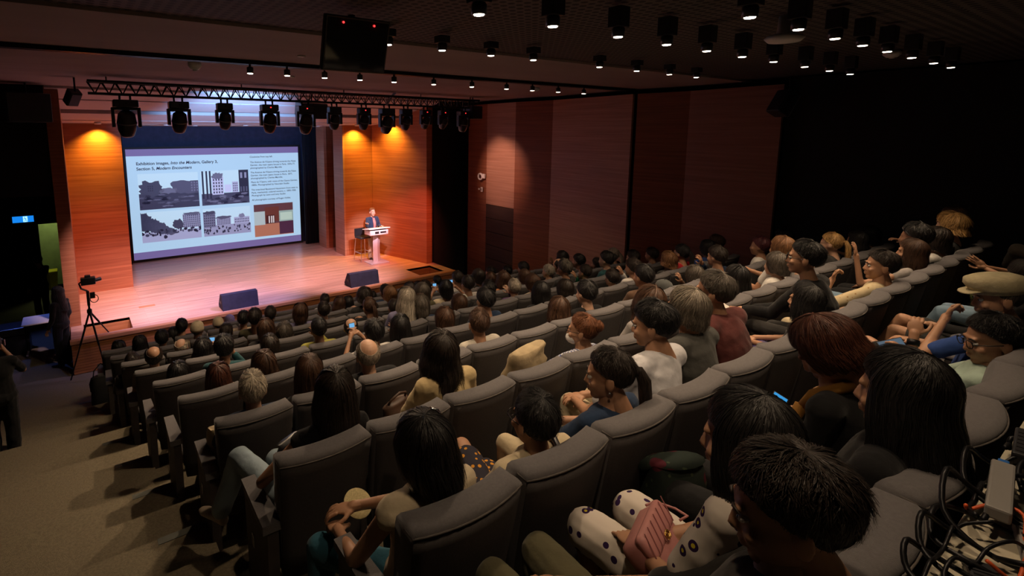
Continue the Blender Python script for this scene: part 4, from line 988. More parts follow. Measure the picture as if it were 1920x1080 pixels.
def hair_build(style,seed=0,strands=0,L=1.0,na=56,nt=16,wid=.0017):
    st=STY[style]; r=np.random.default_rng(seed+11); vol=st['vol']; rough=st['rough']
    ar=st.get('arange',180); t0=st.get('start',0)/st['end'][0]; long=st.get('fall',0)>.09
    fa=r.uniform(0,6.28,8)
    def rad(a,t):
        q=np.radians(a); return 1+rough*8*(.5*np.sin(5*q+fa[0])*np.sin(4*t+fa[1])+.35*np.sin(11*q+fa[2]+3*t)+.25*np.sin(19*q+fa[3])*np.cos(9*t+fa[4]))
    A,T=np.meshgrid(np.linspace(-ar,ar,na+1),np.linspace(t0,1,nt),indexing='ij')
    out=hair_pts(st,A,T,vol*.92*rad(A,T),seed,L); out[:,-1,2]+=r.uniform(-.012,.006,na+1)*(1 if long else .4)
    inn=hair_pts(st,A,T,vol*.15,seed,L)*.94
    V=[out.reshape(-1,3),inn.reshape(-1,3)]; uv=np.stack([(A+180)/360,T],-1).reshape(-1,2); U=[uv,uv]; fs=[]
    m=(na+1)*nt
    for i in range(na):
        for j in range(nt-1):
            q=(i*nt+j,(i+1)*nt+j,(i+1)*nt+j+1,i*nt+j+1); fs.append(q[::-1]); fs.append(tuple(x+m for x in q))
        fs.append((i*nt+nt-1,i*nt+nt-1+m,(i+1)*nt+nt-1+m,(i+1)*nt+nt-1)[::-1])
        if t0>0: fs.append((i*nt,(i+1)*nt,(i+1)*nt+m,i*nt+m)[::-1])
    if ar<180:
        for j in range(nt-1):
            fs.append((j,j+1,j+1+m,j+m)); b=na*nt; fs.append((b+j,b+j+m,b+j+1+m,b+j+1))
    if strands:
        per=5; nc=max(1,strands//per); n=6 if not long else 10
        ca=r.uniform(-ar,ar,nc)
        if long: ca=np.where(r.random(nc)<.8,np.clip(ca,-st['amax'],st['amax']),ca); cta=r.uniform(0,.45,nc)
        else: cta=t0+(1-t0)*r.beta(1.1,1.4,nc)*.86
        cl=r.uniform(.35,.8,nc) if long else r.uniform(.16,.42,nc)
        cd=r.normal(0,9 if long else 16,nc); ch=r.uniform(0,1,nc)**1.6; cp=r.uniform(-.8,.8,nc)
        rep=lambda q: np.repeat(q,per)
        a0=rep(ca)+r.normal(0,2.2,nc*per); ta=np.clip(rep(cta)+r.normal(0,.02,nc*per),t0,1); tb=np.minimum(1.0+r.uniform(-.10,.05,nc*per)*(1 if long else .5),ta+rep(cl)*r.uniform(.8,1.1,nc*per))
        da=rep(cd)+r.normal(0,2,nc*per); lift=(rep(ch)*(.13 if long else .18)*(1 if st['rough']>.003 else .3)+r.uniform(0,.02,nc*per))
        wd=r.uniform(.6,1.3,nc*per)*wid; F=np.linspace(0,1,n)
        tt=ta[:,None]+(tb-ta)[:,None]*F; aa=np.clip(a0[:,None]+da[:,None]*F,-ar,ar)
        if long: aa=np.where(np.abs(a0)[:,None]<st['amax'],np.clip(aa,-st['amax']+.5,st['amax']-.5),aa)
        P=hair_pts(st,aa,np.minimum(tt,1.0),vol*rad(aa,tt)+lift[:,None]*(.2+.8*F)*(F if not long else 1),seed+rep(cp)[:,None],L)
        P[...,2]-=np.maximum(0,tt-1)*.3
        tg=np.stack([np.cos(np.radians(aa)),np.sin(np.radians(aa)),0*aa],-1)*(wd[:,None]*(1-.75*F))[...,None]
        S=np.stack([P-tg,P+tg],2).reshape(-1,3); base=2*m
        us=r.uniform(0,1,nc*per); SU=np.stack([np.broadcast_to(us[:,None],tt.shape),tt],-1); SU=np.repeat(SU[:,:,None,:],2,2); SU[:,:,1,0]+=.002
        V.append(S); U.append(SU.reshape(-1,2))
        k=np.arange(nc*per)[:,None]*(2*n)+np.arange(n-1)[None]*2+base
        fs+=np.stack([k,k+1,k+3,k+2],-1).reshape(-1,4).tolist()
    return [list(np.concatenate(V)),list(np.concatenate(U)),fs]
def hair_add(H,mb,v0=0.0,v1=1.0,scale=1.0):
    """append a plain shape (bun, tail) to hair data"""
    n=len(H[0]); H[0]+= [np.array(p) for p in mb.v]; H[2]+= [tuple(i+n for i in f) for f in mb.f]
    for p in mb.v: H[1].append((math.atan2(p[0],p[1]-(-.1))/6.28+.5, p[2]*3))
    return H
def hair_mesh(H,name,m):
    me=bpy.data.meshes.new(name); me.from_pydata([tuple(p) for p in H[0]],[],H[2]); 
    me.polygons.foreach_set('use_smooth',[True]*len(me.polygons))
    ul=me.uv_layers.new(name='UVMap'); li=np.empty(len(me.loops),dtype=np.int32); me.loops.foreach_get('vertex_index',li)
    ul.data.foreach_set('uv',np.array(H[1],dtype=float)[li].ravel()); me.update()
    if m is not None: me.materials.append(m)
    return me
def make_hair(style,seed=0,strands=0,L=1.0,**kw):
    if style in STY: return hair_build(style,seed,strands,L,**kw)
    if style=='bun':
        H=hair_build('slick',seed,strands,1,**kw); b=MB(); b.ell((0,-.125,.055),(.042,.038,.040),14,9); b.tube([(.036*math.cos(q),-.125+.0*q,.055+.036*math.sin(q)) for q in np.linspace(0,9,18)],.012,7); return hair_add(H,b)
    if style=='pony':
        H=hair_build('slick',seed,strands,1,**kw); b=MB(); b.tube([(0,-.10,.03),(0,-.135,.03),(.005,-.155,-.02),(.01,-.155,-.10),(.02,-.15,-.19),(.02,-.14,-.25)],[.018,.024,.030,.030,.022,.006],12); b.tube([(0,-.108,.045),(0,-.12,.012)],.026,10); return hair_add(H,b)
    raise KeyError(style)
def cap_shape(peak=True,flat=False):
    b=MB(); n=24
    if flat:
        secs=[]
        for z,s,yo in ((.035,.96,0),(.06,1.06,.0),(.09,1.10,.012),(.118,1.0,.02),(.132,.7,.02),(.137,.2,.02)): secs.append(((0,-.012+yo,z),(.090*s,0,0),(0,.118*s,0)))
        b.loft(secs,n); b.loft([((0,.085,.055),(.07,0,0),(0,.02,0)),((0,.115,.048),(.062,0,0),(0,.035,0)),((0,.118,.042),(.06,0,0),(0,.036,0))],18); return b
    b.loft([((0,-.014,z),(.086*s,0,0),(0,.108*s,0)) for z,s in ((.0,1.02),(.03,1.04),(.07,1.0),(.105,.82),(.128,.5),(.138,.12))],n)
    if peak: b.loft([((0,.085,.012),(.07,0,0),(0,.02,0)),((0,.125,.006),(.06,0,0),(0,.05,0)),((0,.127,-.001),(.058,0,0),(0,.05,0))],18)
    b.ell((0,-.014,.14),(.009,.009,.006)); return b
HS=1.16
# ------------------------------------------------------------------ audience at a distance: shared figures
def far_variant(off,over,w,sleeve,leg,seed):
    J=joints(off,over,w); v=dict(J=J,body=job(body_mb(J,w),.020,3),top=job(top_mb(J,w,sleeve),.020,4),bot=job(bottom_mb(J,w,leg),.020,4)); v['shoes']=[job(b,.012,2) for b in shoe_parts(J)]
    return v
FARV=[far_variant((0,0,0),None,1.0,.55,2,0),
 far_variant((.02,.02,0),dict(wrL=(-.05,.24,.62),wrR=(.02,.26,.63)),.92,1.9,2,1),
 far_variant((-.03,-.02,-.01),dict(elR=(.25,.08,.72),wrR=(.10,.28,.80),wrL=(-.02,.22,.66)),1.06,.6,2,2),
 far_variant((.0,.05,.0),dict(wrL=(-.13,.30,.58),wrR=(.13,.30,.58)),.95,.45,2,3),
 far_variant((.0,.0,.0),dict(elR=(.20,.12,.78),wrR=(.05,.12,1.00),wrL=(-.02,.18,.62)),.95,1.9,2,4),
 far_variant((.0,.0,.0),dict(elR=(.22,.16,.80),wrR=(.07,.33,.98),elL=(-.22,.16,.80),wrL=(-.05,.33,.98)),.92,.5,2,5)]
# ------------------------------------------------------------------ near audience: one figure each
STAND=dict(pelvis=(0,0,.93),waist=(0,-.005,1.07),chest=(0,-.02,1.24),neck=(0,-.03,1.41),head=(0,.005,1.585),shL=(-.18,-.02,1.365),shR=(.18,-.02,1.365),elL=(-.23,-.02,1.09),elR=(.23,-.02,1.09),wrL=(-.22,.10,.87),wrR=(.22,.10,.87),
 hipL=(-.09,0,.89),hipR=(.09,0,.89),knL=(-.10,.02,.49),knR=(.10,.02,.49),anL=(-.10,-.02,.09),anR=(.10,-.02,.09),toL=(-.12,.15,.035),toR=(.12,.15,.035))
FIG={}
def fig(key,label,hair='short',hc='black',top='charcoal',sl=.6,bot='darkblue',leg=2.0,skirt=False,skin='tan',w=1.0,yaw=0,pitch=0,roll=0,over=None,hands=('relaxed','relaxed'),hup=None,haim=None,seed=0,L=1.0,strands=3000,loose=.014,cap=None,shoe='shoe_black',extra=(),stand=None,off=None,vox=.012,seat=None):
    FIG[key]=dict(locals())
B=math.radians
fig('oldman','older person, short grey-blond hair and navy shirt, aisle seat beside bag','short','white','navy',.7,'charcoal',skin='fair',yaw=B(10),seed=1)
fig('brownlong','person with long straight brown hair behind the grey-blond older person','long','brown','charcoal',1.9,seed=2,w=.92,yaw=B(15))
fig('shaven','person with shaved balding head and reddish scalp in black shirt','balding','grey','black',.7,skin='fair',w=1.05,yaw=B(12),seed=3)
fig('greytee','person with short brown hair and pale grey T-shirt in mid rows','crop','brown','greytee',.6,'olive',yaw=B(22),seed=4,skin='tan')
fig('plaid','person with copper tied-back hair, face mask and blue plaid shirt','bun','copper','plaid',1.7,'beige',yaw=B(-28),w=.94,seed=5,extra=('mask','glasses'),over=dict(elL=(-.30,.05,.78),wrL=(-.30,.16,.76)))
fig('khaki','person with long wavy dark hair and khaki short-sleeved shirt','wavy','dark','khaki',.85,'charcoal',seed=6,w=.98,yaw=B(5),loose=.026,over=dict(elL=(-.30,.16,.68),wrL=(-.18,.34,.62),elR=(.3,.2,.68),wrR=(.1,.36,.62)),L=.85)
fig('jeans','person with long dark hair and pale jeans in aisle seat','xlong','dark','black',0,'lightjeans',seed=7,w=.93,yaw=B(14),L=.95,over=dict(knL=(-.24,.50,.58),anL=(-.36,.56,.22),toL=(-.42,.70,.16),knR=(-.02,.48,.50),elL=(-.25,-.02,.72),wrL=(-.06,.20,.66)),shoe='shoe_cream')
fig('sleeveless','person in white sleeveless top with black bob and hair clip','bob','black','cream',0,'tealtrousers',seed=8,w=.97,yaw=B(-10),pitch=B(-14),roll=B(-8),L=1.25,over=dict(elL=(-.30,.02,.68),wrL=(-.26,.27,.62),elR=(.18,.16,.70),wrR=(-.14,.33,.66),knL=(-.30,.40,.47),anL=(-.32,.36,.10),toL=(-.40,.5,.04)),hands=('grip','relaxed'),shoe='shoe_cream',extra=('clip','eyes'))
fig('creamman','person in cream shirt with glasses, black strap and floral shorts','short','black','beige',.75,'floraldark',leg=.80,seed=9,w=1.04,yaw=B(2),over=dict(knL=(.06,.50,.64),anL=(.20,.56,.26),toL=(.24,.68,.2),knR=(.16,.45,.50)),extra=('glasses','strap'))
fig('navy','person with brown ponytail and earring in navy shirt','pony','dark','navy',.85,'beige',seed=10,w=.94,yaw=B(-34),pitch=B(-6),over=dict(elL=(-.26,.08,.72),wrL=(-.12,.30,.68),elR=(.22,.12,.72),wrR=(.0,.33,.70),knL=(-.18,.44,.55),knR=(.10,.46,.50)),hands=('relaxed','grip'),extra=('earring','eyes'))
fig('whitetee','person with black hair and white T-shirt leaning forward','side','black','whitetee',.7,'beige',seed=11,w=1.02,yaw=B(-22),pitch=B(-8),loose=.022,over=dict(elL=(-.24,.20,.66),wrL=(-.12,.40,.62),elR=(.24,.24,.66),wrR=(-.02,.40,.63),knL=(.0,.54,.50),knR=(.2,.5,.5)),extra=('eyes',))
fig('greyshirt','person with grey bob and dark grey shirt leaning forward','bob','greymid','darkgrey',1.8,seed=12,w=1.05,yaw=B(-12),loose=.022,L=.8,skin='tan',over=dict(elL=(-.24,.26,.66),wrL=(-.05,.46,.62),elR=(.26,.26,.66),wrR=(.08,.46,.62)))
fig('maroon','person with short greying hair and maroon shirt leaning forward','short','greydark','maroon',1.8,seed=13,w=1.10,yaw=B(-14),loose=.022,over=dict(elL=(-.26,.28,.66),wrL=(-.05,.48,.62),elR=(.28,.28,.66),wrR=(.08,.48,.62)))
fig('violet','dark-haired person with violet skirt and wristwatch, hands in lap','long','black','black',.6,'violet',leg=1,skirt=True,seed=14,w=.95,yaw=B(-5),L=.6,over=dict(wrL=(-.10,.34,.60),wrR=(.02,.34,.61)))
fig('blackglasses','person with black hair, glasses and black shirt leaning forward','short','black','black',1.9,'charcoal',seed=15,yaw=B(-18),w=1.05,over=dict(elL=(-.30,.30,.74),wrL=(-.34,.52,.72),elR=(.2,.3,.7),wrR=(-.2,.52,.70),knL=(-.15,.5,.52)),hands=('open','relaxed'),extra=('glasses','eyes'))
fig('floralshirt','person with short dark hair, cream floral shirt and jeans, hand at mouth','short','dark','creamfloral',.8,'beige',seed=16,w=.97,yaw=B(-30),over=dict(elL=(-.26,.16,.74),wrL=(-.10,.13,.98)),hands=('grip','relaxed'),hup={'L':(0,1,.2)},extra=('eyes',))
fig('brownright','person with long brown hair raising one hand near the right wall','long','brown','greyprint',.2,'jeans',seed=17,w=.92,yaw=B(-14),L=.8,over=dict(elL=(-.30,.16,.82),wrL=(-.30,.22,1.10),knL=(-.1,.55,.52),knR=(.08,.55,.52)),hands=('open','relaxed'),hup={'L':(0,-1,0)})
fig('pansy','nearest person, short dark hair seen from above, black shirt, olive trousers','side','dark','charcoal',1.0,'olive',seed=18,w=1.02,yaw=B(-30),pitch=B(-14),strands=7500,vox=.010,over=dict(elL=(-.28,.06,.66),wrL=(-.10,.30,.58),elR=(.24,.1,.66),wrR=(.06,.34,.58),knL=(-.06,.54,.50),knR=(.16,.54,.50)),extra=('eyes',),skin='tan')
fig('sling','person with long black hair in white pansy-print dress with pink bag','long','black','pansy',.75,'pansy',leg=.96,seed=19,w=.96,yaw=B(-16),pitch=B(-8),strands=7000,vox=.010,loose=.02,over=dict(knL=(-.12,.54,.50),knR=(.12,.50,.50),elL=(-.26,.08,.68),wrL=(-.16,.28,.62),elR=(.22,.1,.68),wrR=(.0,.22,.64),shL=(-.20,-.02,.95)))
fig('blacklong','person in black with very long black hair, front right','xlong','black','black',1.9,'black',seed=20,w=1.02,yaw=B(-5),pitch=B(-6),strands=6500,vox=.011,L=1.05)
fig('bentover','person with reddish-brown bob bent over a glowing phone','bob','auburn','black',1.9,'darkblue',seed=21,w=.98,yaw=B(-16),pitch=B(-44),strands=6000,L=.85,over=dict(elL=(-.24,.12,.70),wrL=(-.02,.33,.66),elR=(.30,.14,.70),wrR=(.18,.33,.68),knL=(-.02,.56,.56),knR=(.2,.56,.54)),hands=('grip','grip'),extra=('collar',))
fig('mint','person with glasses and mint shirt holding up one forearm','short','black','mint',.7,'black',leg=.85,seed=22,w=1.0,yaw=B(-38),pitch=B(-12),strands=4500,over=dict(elL=(-.10,.10,.70),wrL=(.04,.13,1.00),elR=(.32,.06,.70),wrR=(.30,.20,.80),knL=(-.10,.52,.50),knR=(.14,.54,.50)),hands=('grip','grip'),extra=('glasses','eyes','watch'))
fig('flatcap','person in beige flat cap and blue shirt, hand at chin','slick','greydark','blue',.8,'black',leg=.8,seed=23,w=1.0,yaw=B(-30),pitch=B(-10),cap='flat',over=dict(elL=(-.12,.16,.78),wrL=(.10,.12,.98),elR=(.4,.1,.7),wrR=(.38,.3,.70),knL=(.30,.56,.62),knR=(.12,.50,.50),anL=(.05,.62,.45),toL=(.0,.75,.4)),hands=('grip','relaxed'),hup={'L':(0,1,.2)},extra=('eyes',))
HERO_SEATS['denimlegs']=(-1,10,0,1.12,0); HERO_SEATS['skirtclap']=(-1,12,0,1.10,.02); HERO_SEATS['greyknees']=(-1,15,.05,1.14,0); HERO_SEATS['shortslegs']=(-1,8,.0,1.10,0)
fig('denimlegs','person in light jeans stretched out, at the right edge','short','dark','charcoal',.7,'jeans',seed=24,yaw=B(-20),over=dict(knL=(-.16,.50,.52),knR=(.06,.50,.50),anL=(-.2,.66,.1),anR=(.05,.66,.1),toL=(-.24,.82,.05),toR=(.05,.82,.05)))
fig('skirtclap','person in floral skirt with hands together, at the right edge','long','dark','charcoal',.6,'floralskirt',leg=1.0,skirt=True,seed=25,w=.95,yaw=B(-20),over=dict(elL=(-.24,.22,.72),wrL=(-.06,.44,.78),elR=(.22,.22,.72),wrR=(.02,.46,.78)),hands=('flat','flat'),hup={'L':(.9,0,.3),'R':(-.9,0,.3)},haim={'L':(.1,.8,.55),'R':(-.1,.8,.55)})
fig('greyknees','person in pale grey trousers with one knee raised, far right edge','short','dark','charcoal',1.7,'greybrown',seed=26,yaw=B(-20),over=dict(knL=(-.20,.42,.78),anL=(.02,.50,.52),toL=(.1,.62,.46),wrL=(-.1,.3,.72)))
fig('shortslegs','person in dark shorts with bare crossed leg beyond the flat cap','long','dark','black',1.8,'charcoal',leg=.75,seed=27,w=.94,yaw=B(-12),pitch=B(-10),L=.7,over=dict(knL=(-.12,.58,.56),knR=(.06,.58,.62),anL=(-.16,.62,.12),toL=(-.2,.8,.05),anR=(-.05,.72,.3),toR=(-.08,.86,.24),wrL=(-.06,.36,.66)))
# standing figures
fig('speaker','speaker in navy blazer and cream trousers gesturing behind the lectern','slick','copper','navy',1.95,'beige',2.0,skin='fair',w=.95,stand=((8.02,15.22,ZS),math.pi+.12),yaw=B(8),over=dict(elR=(.29,.10,1.16),wrR=(.40,.27,1.27),elL=(-.24,.06,1.10),wrL=(-.16,.28,1.14)),hands=('relaxed','open'),hup={'R':(0,0,1)},haim={'R':(.45,.5,.35)},loose=.02,strands=300,extra=('eyes','blouse','lips'))
fig('photographer','person in black with sandals photographing at the left edge','short','black','black',.8,'black',2.0,w=1.05,stand=((-1.02,8.35,FK(6.62)+.0),-.05),over=dict(elL=(-.25,.16,1.15),wrL=(-.07,.30,1.42),elR=(.26,.16,1.15),wrR=(.06,.30,1.42)),hands=('grip','grip'),strands=200)
fig('usher','dark silhouette of person standing under the exit sign','short','black','black',1.9,'black',2.0,stand=((-.95,16.9,0),.5),strands=0,over=dict(elR=(.25,.15,1.2),wrR=(.12,.2,1.5)))
fig('attendant','dark silhouette of long-haired person beside the corridor doorway','long','black','black',1.9,'black',2.0,w=.93,stand=((-.47,13.18,0),.9),strands=0)
for key,d in FIG.items():
    if d['stand']:
        J={k:np.array(p,float) for k,p in STAND.items()}
        for k,p in (d['over'] or {}).items(): J[k]=np.array(p,float)
        d['J']=J; d['s']=1.0
    else:
        k,j,ox,hz,dy=HERO_SEATS[key]; s=min(1.06,max(.97,hz/1.15)); d['s']=s
        d['J']=joints((ox/s,dy/s,hz/s-1.15),d['over'],d['w'])
    J,wd=d['J'],d['w']
    d['jb']=job(body_mb(J,wd),d['vox'],4); d['jt']=job(top_mb(J,wd,d['sl'],d['loose']),d['vox'],3)
    d['jl']=job(bottom_mb(J,wd,d['leg'],.016 if not d['stand'] else .026,d['skirt']),d['vox'],3)
    d['js']=[job(b,.008,2) for b in shoe_parts(J)]
run_jobs()
def R2e(R): return Matrix(R.tolist()).to_euler()
def add_mesh(name,me,parent,loc=(0,0,0),rot=None,scale=1.0):
    o=bpy.data.objects.new(name,me); link(o,parent); o.location=loc
    if rot is not None: o.rotation_euler=R2e(rot)
    o.scale=(scale,)*3; return o
HEADV=JOBS[HEADJ['hero']][3]
def glasses_mb():
    b=MB()
    for s in (-1,1):
        b.tube([(s*.034+.025*math.cos(q),.104-.004*abs(math.cos(q)),.002+.019*math.sin(q)) for q in np.linspace(0,6.283,17)],.0022,6)
        b.tube([(s*.058,.100,.006),(s*.080,.05,.008),(s*.083,-.02,.004),(s*.082,-.035,-.012)],.002,6)
    b.tube([(-.010,.106,.004),(0,.109,.007),(.010,.106,.004)],.0022,6); return b
def wrinkle(me,amp,seed):
    n=len(me.vertices); v=np.empty(n*3); me.vertices.foreach_get('co',v); v=v.reshape(-1,3); nr=np.empty(n*3); me.vertices.foreach_get('normal',nr); nr=nr.reshape(-1,3)
    r=np.random.default_rng(seed); h=np.zeros(n)
    for f,a in ((22,.5),(34,.6),(55,.35),(90,.18)):
        for _ in range(2):
            k=r.normal(size=3); k[2]*=1.3; k/=np.linalg.norm(k); q=r.normal(size=3); q/=np.linalg.norm(q)
            h+=a*(1-2*np.abs(np.sin(v@k*f*.5+1.3*np.sin(v@q*f*.23+r.uniform(0,6))+r.uniform(0,6))))
    v+=nr*(h*amp)[:,None]; me.vertices.foreach_set('co',v.ravel()); me.update(); return me
def make_fig(key):
    d=FIG[key]; J=d['J']; sk=SKIN[d['skin']]; R=Rmat(d['yaw'],d['pitch'],d['roll'])
    parts=[JOBS[d['jb']][3], xf(HEADV,R,J['head'],HS)]
    for s,hp in zip('LR',d['hands']):
        up=(d['hup'] or {}).get(s,(0,0,1)); aim=(d['haim'] or {}).get(s)
        el,wr=J['el'+s],J['wr'+s]
        if abs(np.dot(np.array(up)/np.linalg.norm(up),(wr-el)/np.linalg.norm(wr-el)))>.95: up=(0,1,0)
        parts.append(hand_xf(JOBS[HANDS[hp]][3],wr,el,s,up,aim))
    o=bpy.data.objects.new('person',meshof(parts,'person',sk)); link(o)
    tag(o,d['label'],'person','standing people' if d['stand'] else 'seated audience')
    if d['stand']: o.location=d['stand'][0]; o.rotation_euler=(0,0,d['stand'][1])
    else:
        k,j=HERO_SEATS[key][:2]; o.location=(X0(k)+.55*(j+.5),YK(k)+.36,FK(k)); o.scale=(d['s'],)*3
    add_mesh('top',wrinkle(meshof([JOBS[d['jt']][3]],'top',topmat(d['top'])),.0035,d['seed']),o)
    add_mesh('trousers' if not d['skirt'] else 'skirt',wrinkle(meshof([JOBS[d['jl']][3]],'trousers',topmat(d['bot'])),.003,d['seed']+50),o)
    for b in d['js']: add_mesh('shoe',meshof([JOBS[b][3]],'shoe',M[d['shoe']]),o)
    h=J['head']
    if d['hair']: add_mesh('hair',hair_mesh(make_hair(d['hair'],d['seed'],d['strands'],d['L']),'hair',hairmat(d['hc'])),o,h,R,HS)
    hl=lambda p: h+R@(np.array(p)*HS)
    if d['cap']: 
        c=cap_shape(flat=True); me=c.mesh('flat_cap',True); me.materials.append(mat('cap_beige',(.46,.40,.25),.9,var=.12,scale=(20,20,20),bump=.4,bscale=60)); add_mesh('flat_cap',me,o,h,R,HS*1.04)
    for e in d['extra']:
        if e=='glasses': me=glasses_mb().mesh('glasses',True); me.materials.append(M['metal_black']); add_mesh('glasses',me,o,h,R,HS)
        elif e=='eyes':
            for s in (-1,1):
                q=MB().ell((s*.032,.078,.003),(.013,.012,.009),12,7); ob=add_mesh('eye',q.mesh('eye',True),o,h,R,HS); ob.data.materials.append(M['eye_white'])
                q=MB().ell((s*.032,.087,.003),(.006,.004,.006),10,6); ib=add_mesh('iris',q.mesh('iris',True),ob); ib.data.materials.append(M['eye_dark'])
                q=MB().tube([(s*.016,.092,.022),(s*.032,.092,.027),(s*.050,.083,.021)],[.003,.004,.002],6); eb=add_mesh('eyebrow',q.mesh('eyebrow',True),o,h,R,HS); eb.data.materials.append(hairmat(d['hc'] if d['hc']!='grey' else 'greydark'))
        elif e=='lips': q=MB().ell((0,.094,-.063),(.019,.007,.007),12,7); ob=add_mesh('lips',q.mesh('lips',True),o,h,R,HS); ob.data.materials.append(M['lip'])
        elif e=='mask': q=MB().ell((0,.055,-.062),(.058,.060,.046),16,9); ob=add_mesh('face_mask',q.mesh('face_mask',True),o,h,R,HS); ob.data.materials.append(M['white_plastic'])
        elif e=='clip': q=MB().tube([(.05,-.03,.125),(.075,-.03,.105),(.09,-.035,.07)],[.006,.008,.005],8); ob=add_mesh('hair_clip',q.mesh('hair_clip',True),o,h,R,HS); ob.data.materials.append(M['chrome'])
        elif e=='earring':
            q=MB().ell((-.088,-.010,-.045),(.006,.006,.006),10,6); ob=add_mesh('earring',q.mesh('earring',True),o,h,R,HS); ob.data.materials.append(M['chrome'])
        elif e=='strap':
            q=MB(); pts=[J['shR']*.6+J['neck']*.4+np.array((0,.10,.03)),J['shR']*.62+J['neck']*.38+np.array((0,.0,.085)),J['shR']*.45+J['neck']*.55+np.array((0,-.10,.02)),J['chest']+np.array((0,-.145,0)),J['waist']+np.array((-.14,-.10,0))]
            pp=[np.array(p) for p in pts]; q.tube(pp,.018,8); ob=add_mesh('bag_strap',q.mesh('bag_strap',True),o); ob.data.materials.append(M['fixture_black'])
        elif e=='collar':
            q=MB(); n_=J['neck']; q.tube([n_+np.array(v) for v in ((-.05,.10,-.12),(-.085,.05,-.02),(-.075,-.03,.035),(0,-.07,.05),(.075,-.03,.035),(.085,.05,-.02),(.05,.10,-.12))],.024,8); q.tube([n_+np.array(v) for v in ((-.06,.10,-.10),(-.10,.13,-.22),(-.12,.16,-.36))],.026,8); ob=add_mesh('collar',q.mesh('collar',True),o); ob.data.materials.append(mat('mustard',(.34,.16,.03),.9,var=.15))
        elif e=='watch':
            w_=J['wrL']; el=J['elL']; q=MB().tube([w_+(el-w_)*.06,w_+(el-w_)*.16],.031,12); ob=add_mesh('wristwatch',q.mesh('wristwatch',True),o); ob.data.materials.append(M['metal_black'])
        elif e=='blouse':
            q=MB(); q.loft([((J['neck']*(1-t)+J['waist']*t)+np.array((0,.085+.055*math.sin(t*2.6),0)),np.array((.03+.02*(1-abs(t-.4)),0,0)),np.array((0,.028,0))) for t in np.linspace(.02,1,8)],12); ob=add_mesh('blouse',q.mesh('blouse',True),o); ob.data.materials.append(topmat('pink'))
    d['obj']=o; return o
for key in FIG: make_fig(key)
# the shared figures
HEADF=JOBS[HEADJ['far']][3]
for v in FARV:
    J=v['J']; parts=[JOBS[v['body']][3],xf(HEADF,np.eye(3),J['head'],HS)]
    for s in 'LR':
        up=(0,0,1) if abs((J['wr'+s]-J['el'+s])[2])<.2 else (0,-1,.3)
        parts.append(hand_xf(JOBS[HANDS['relaxed']][3],J['wr'+s],J['el'+s],s,up))
    v['mb']=meshof(parts,'person',SKIN['tan']); v['mt']=meshof([JOBS[v['top']][3]],'top',topmat('charcoal')); v['ml']=meshof([JOBS[v['bot']][3]],'trousers',topmat('darkblue')); v['ms']=[meshof([JOBS[b][3]],'shoe',M['shoe_black']) for b in v['shoes']]
HAIRM={}
def far_hair(style):
    if style in HAIRM: return HAIRM[style]
    H=[hair_mesh(make_hair(style,sd,700,L,na=36,nt=12,wid=.0032),'hair',hairmat('black')) for sd,L in ((31,1.0),(32,.85),(33,1.12))]
    HAIRM[style]=H; return H
CAPM=cap_shape().mesh('cap',True); CAPM.materials.append(M['white_plastic'])
sc=MB(); sc.loft([((0,-.014+yo,z),(.092*s,0,0),(0,.112*s,0)) for z,s,yo in ((-.16,1.5,-.05),(-.11,1.05,-.03),(-.05,1.02,0),(.02,1.06,0),(.07,1.0,0),(.105,.82,0),(.128,.5,0),(.138,.1,0))],24); SCARFM=sc.mesh('headscarf',True); SCARFM.materials.append(M['white_plastic'])
pattern_cloth('cloth_scarf',(.17,.14,.20),[((.05,.04,.1),40,.3)],1)
def setm(o,m): o.material_slots[0].link='OBJECT'; o.material_slots[0].material=m
HD=dict(short='short %s hair',bob='%s bob',long='long %s hair',wavy='wavy %s hair',curly='curly %s hair',bun='%s hair bun',pony='%s ponytail',balding='balding %s head',cap='%s cap',scarf='%s headscarf')
CN=dict(dark='dark',brownlight='light-brown',greydark='greying',redblack='reddish',slate='dark grey')
TN=dict(greybrown='grey-brown',yellowgreen='yellow-green',paleyellow='pale yellow',greyprint='grey print',skin='strappy')
PHONE_ROWS={(5,8),(4,6),(5,1),(3,3),(5,9),(3,15)}
PHONES=[]
rr=random.Random(5)
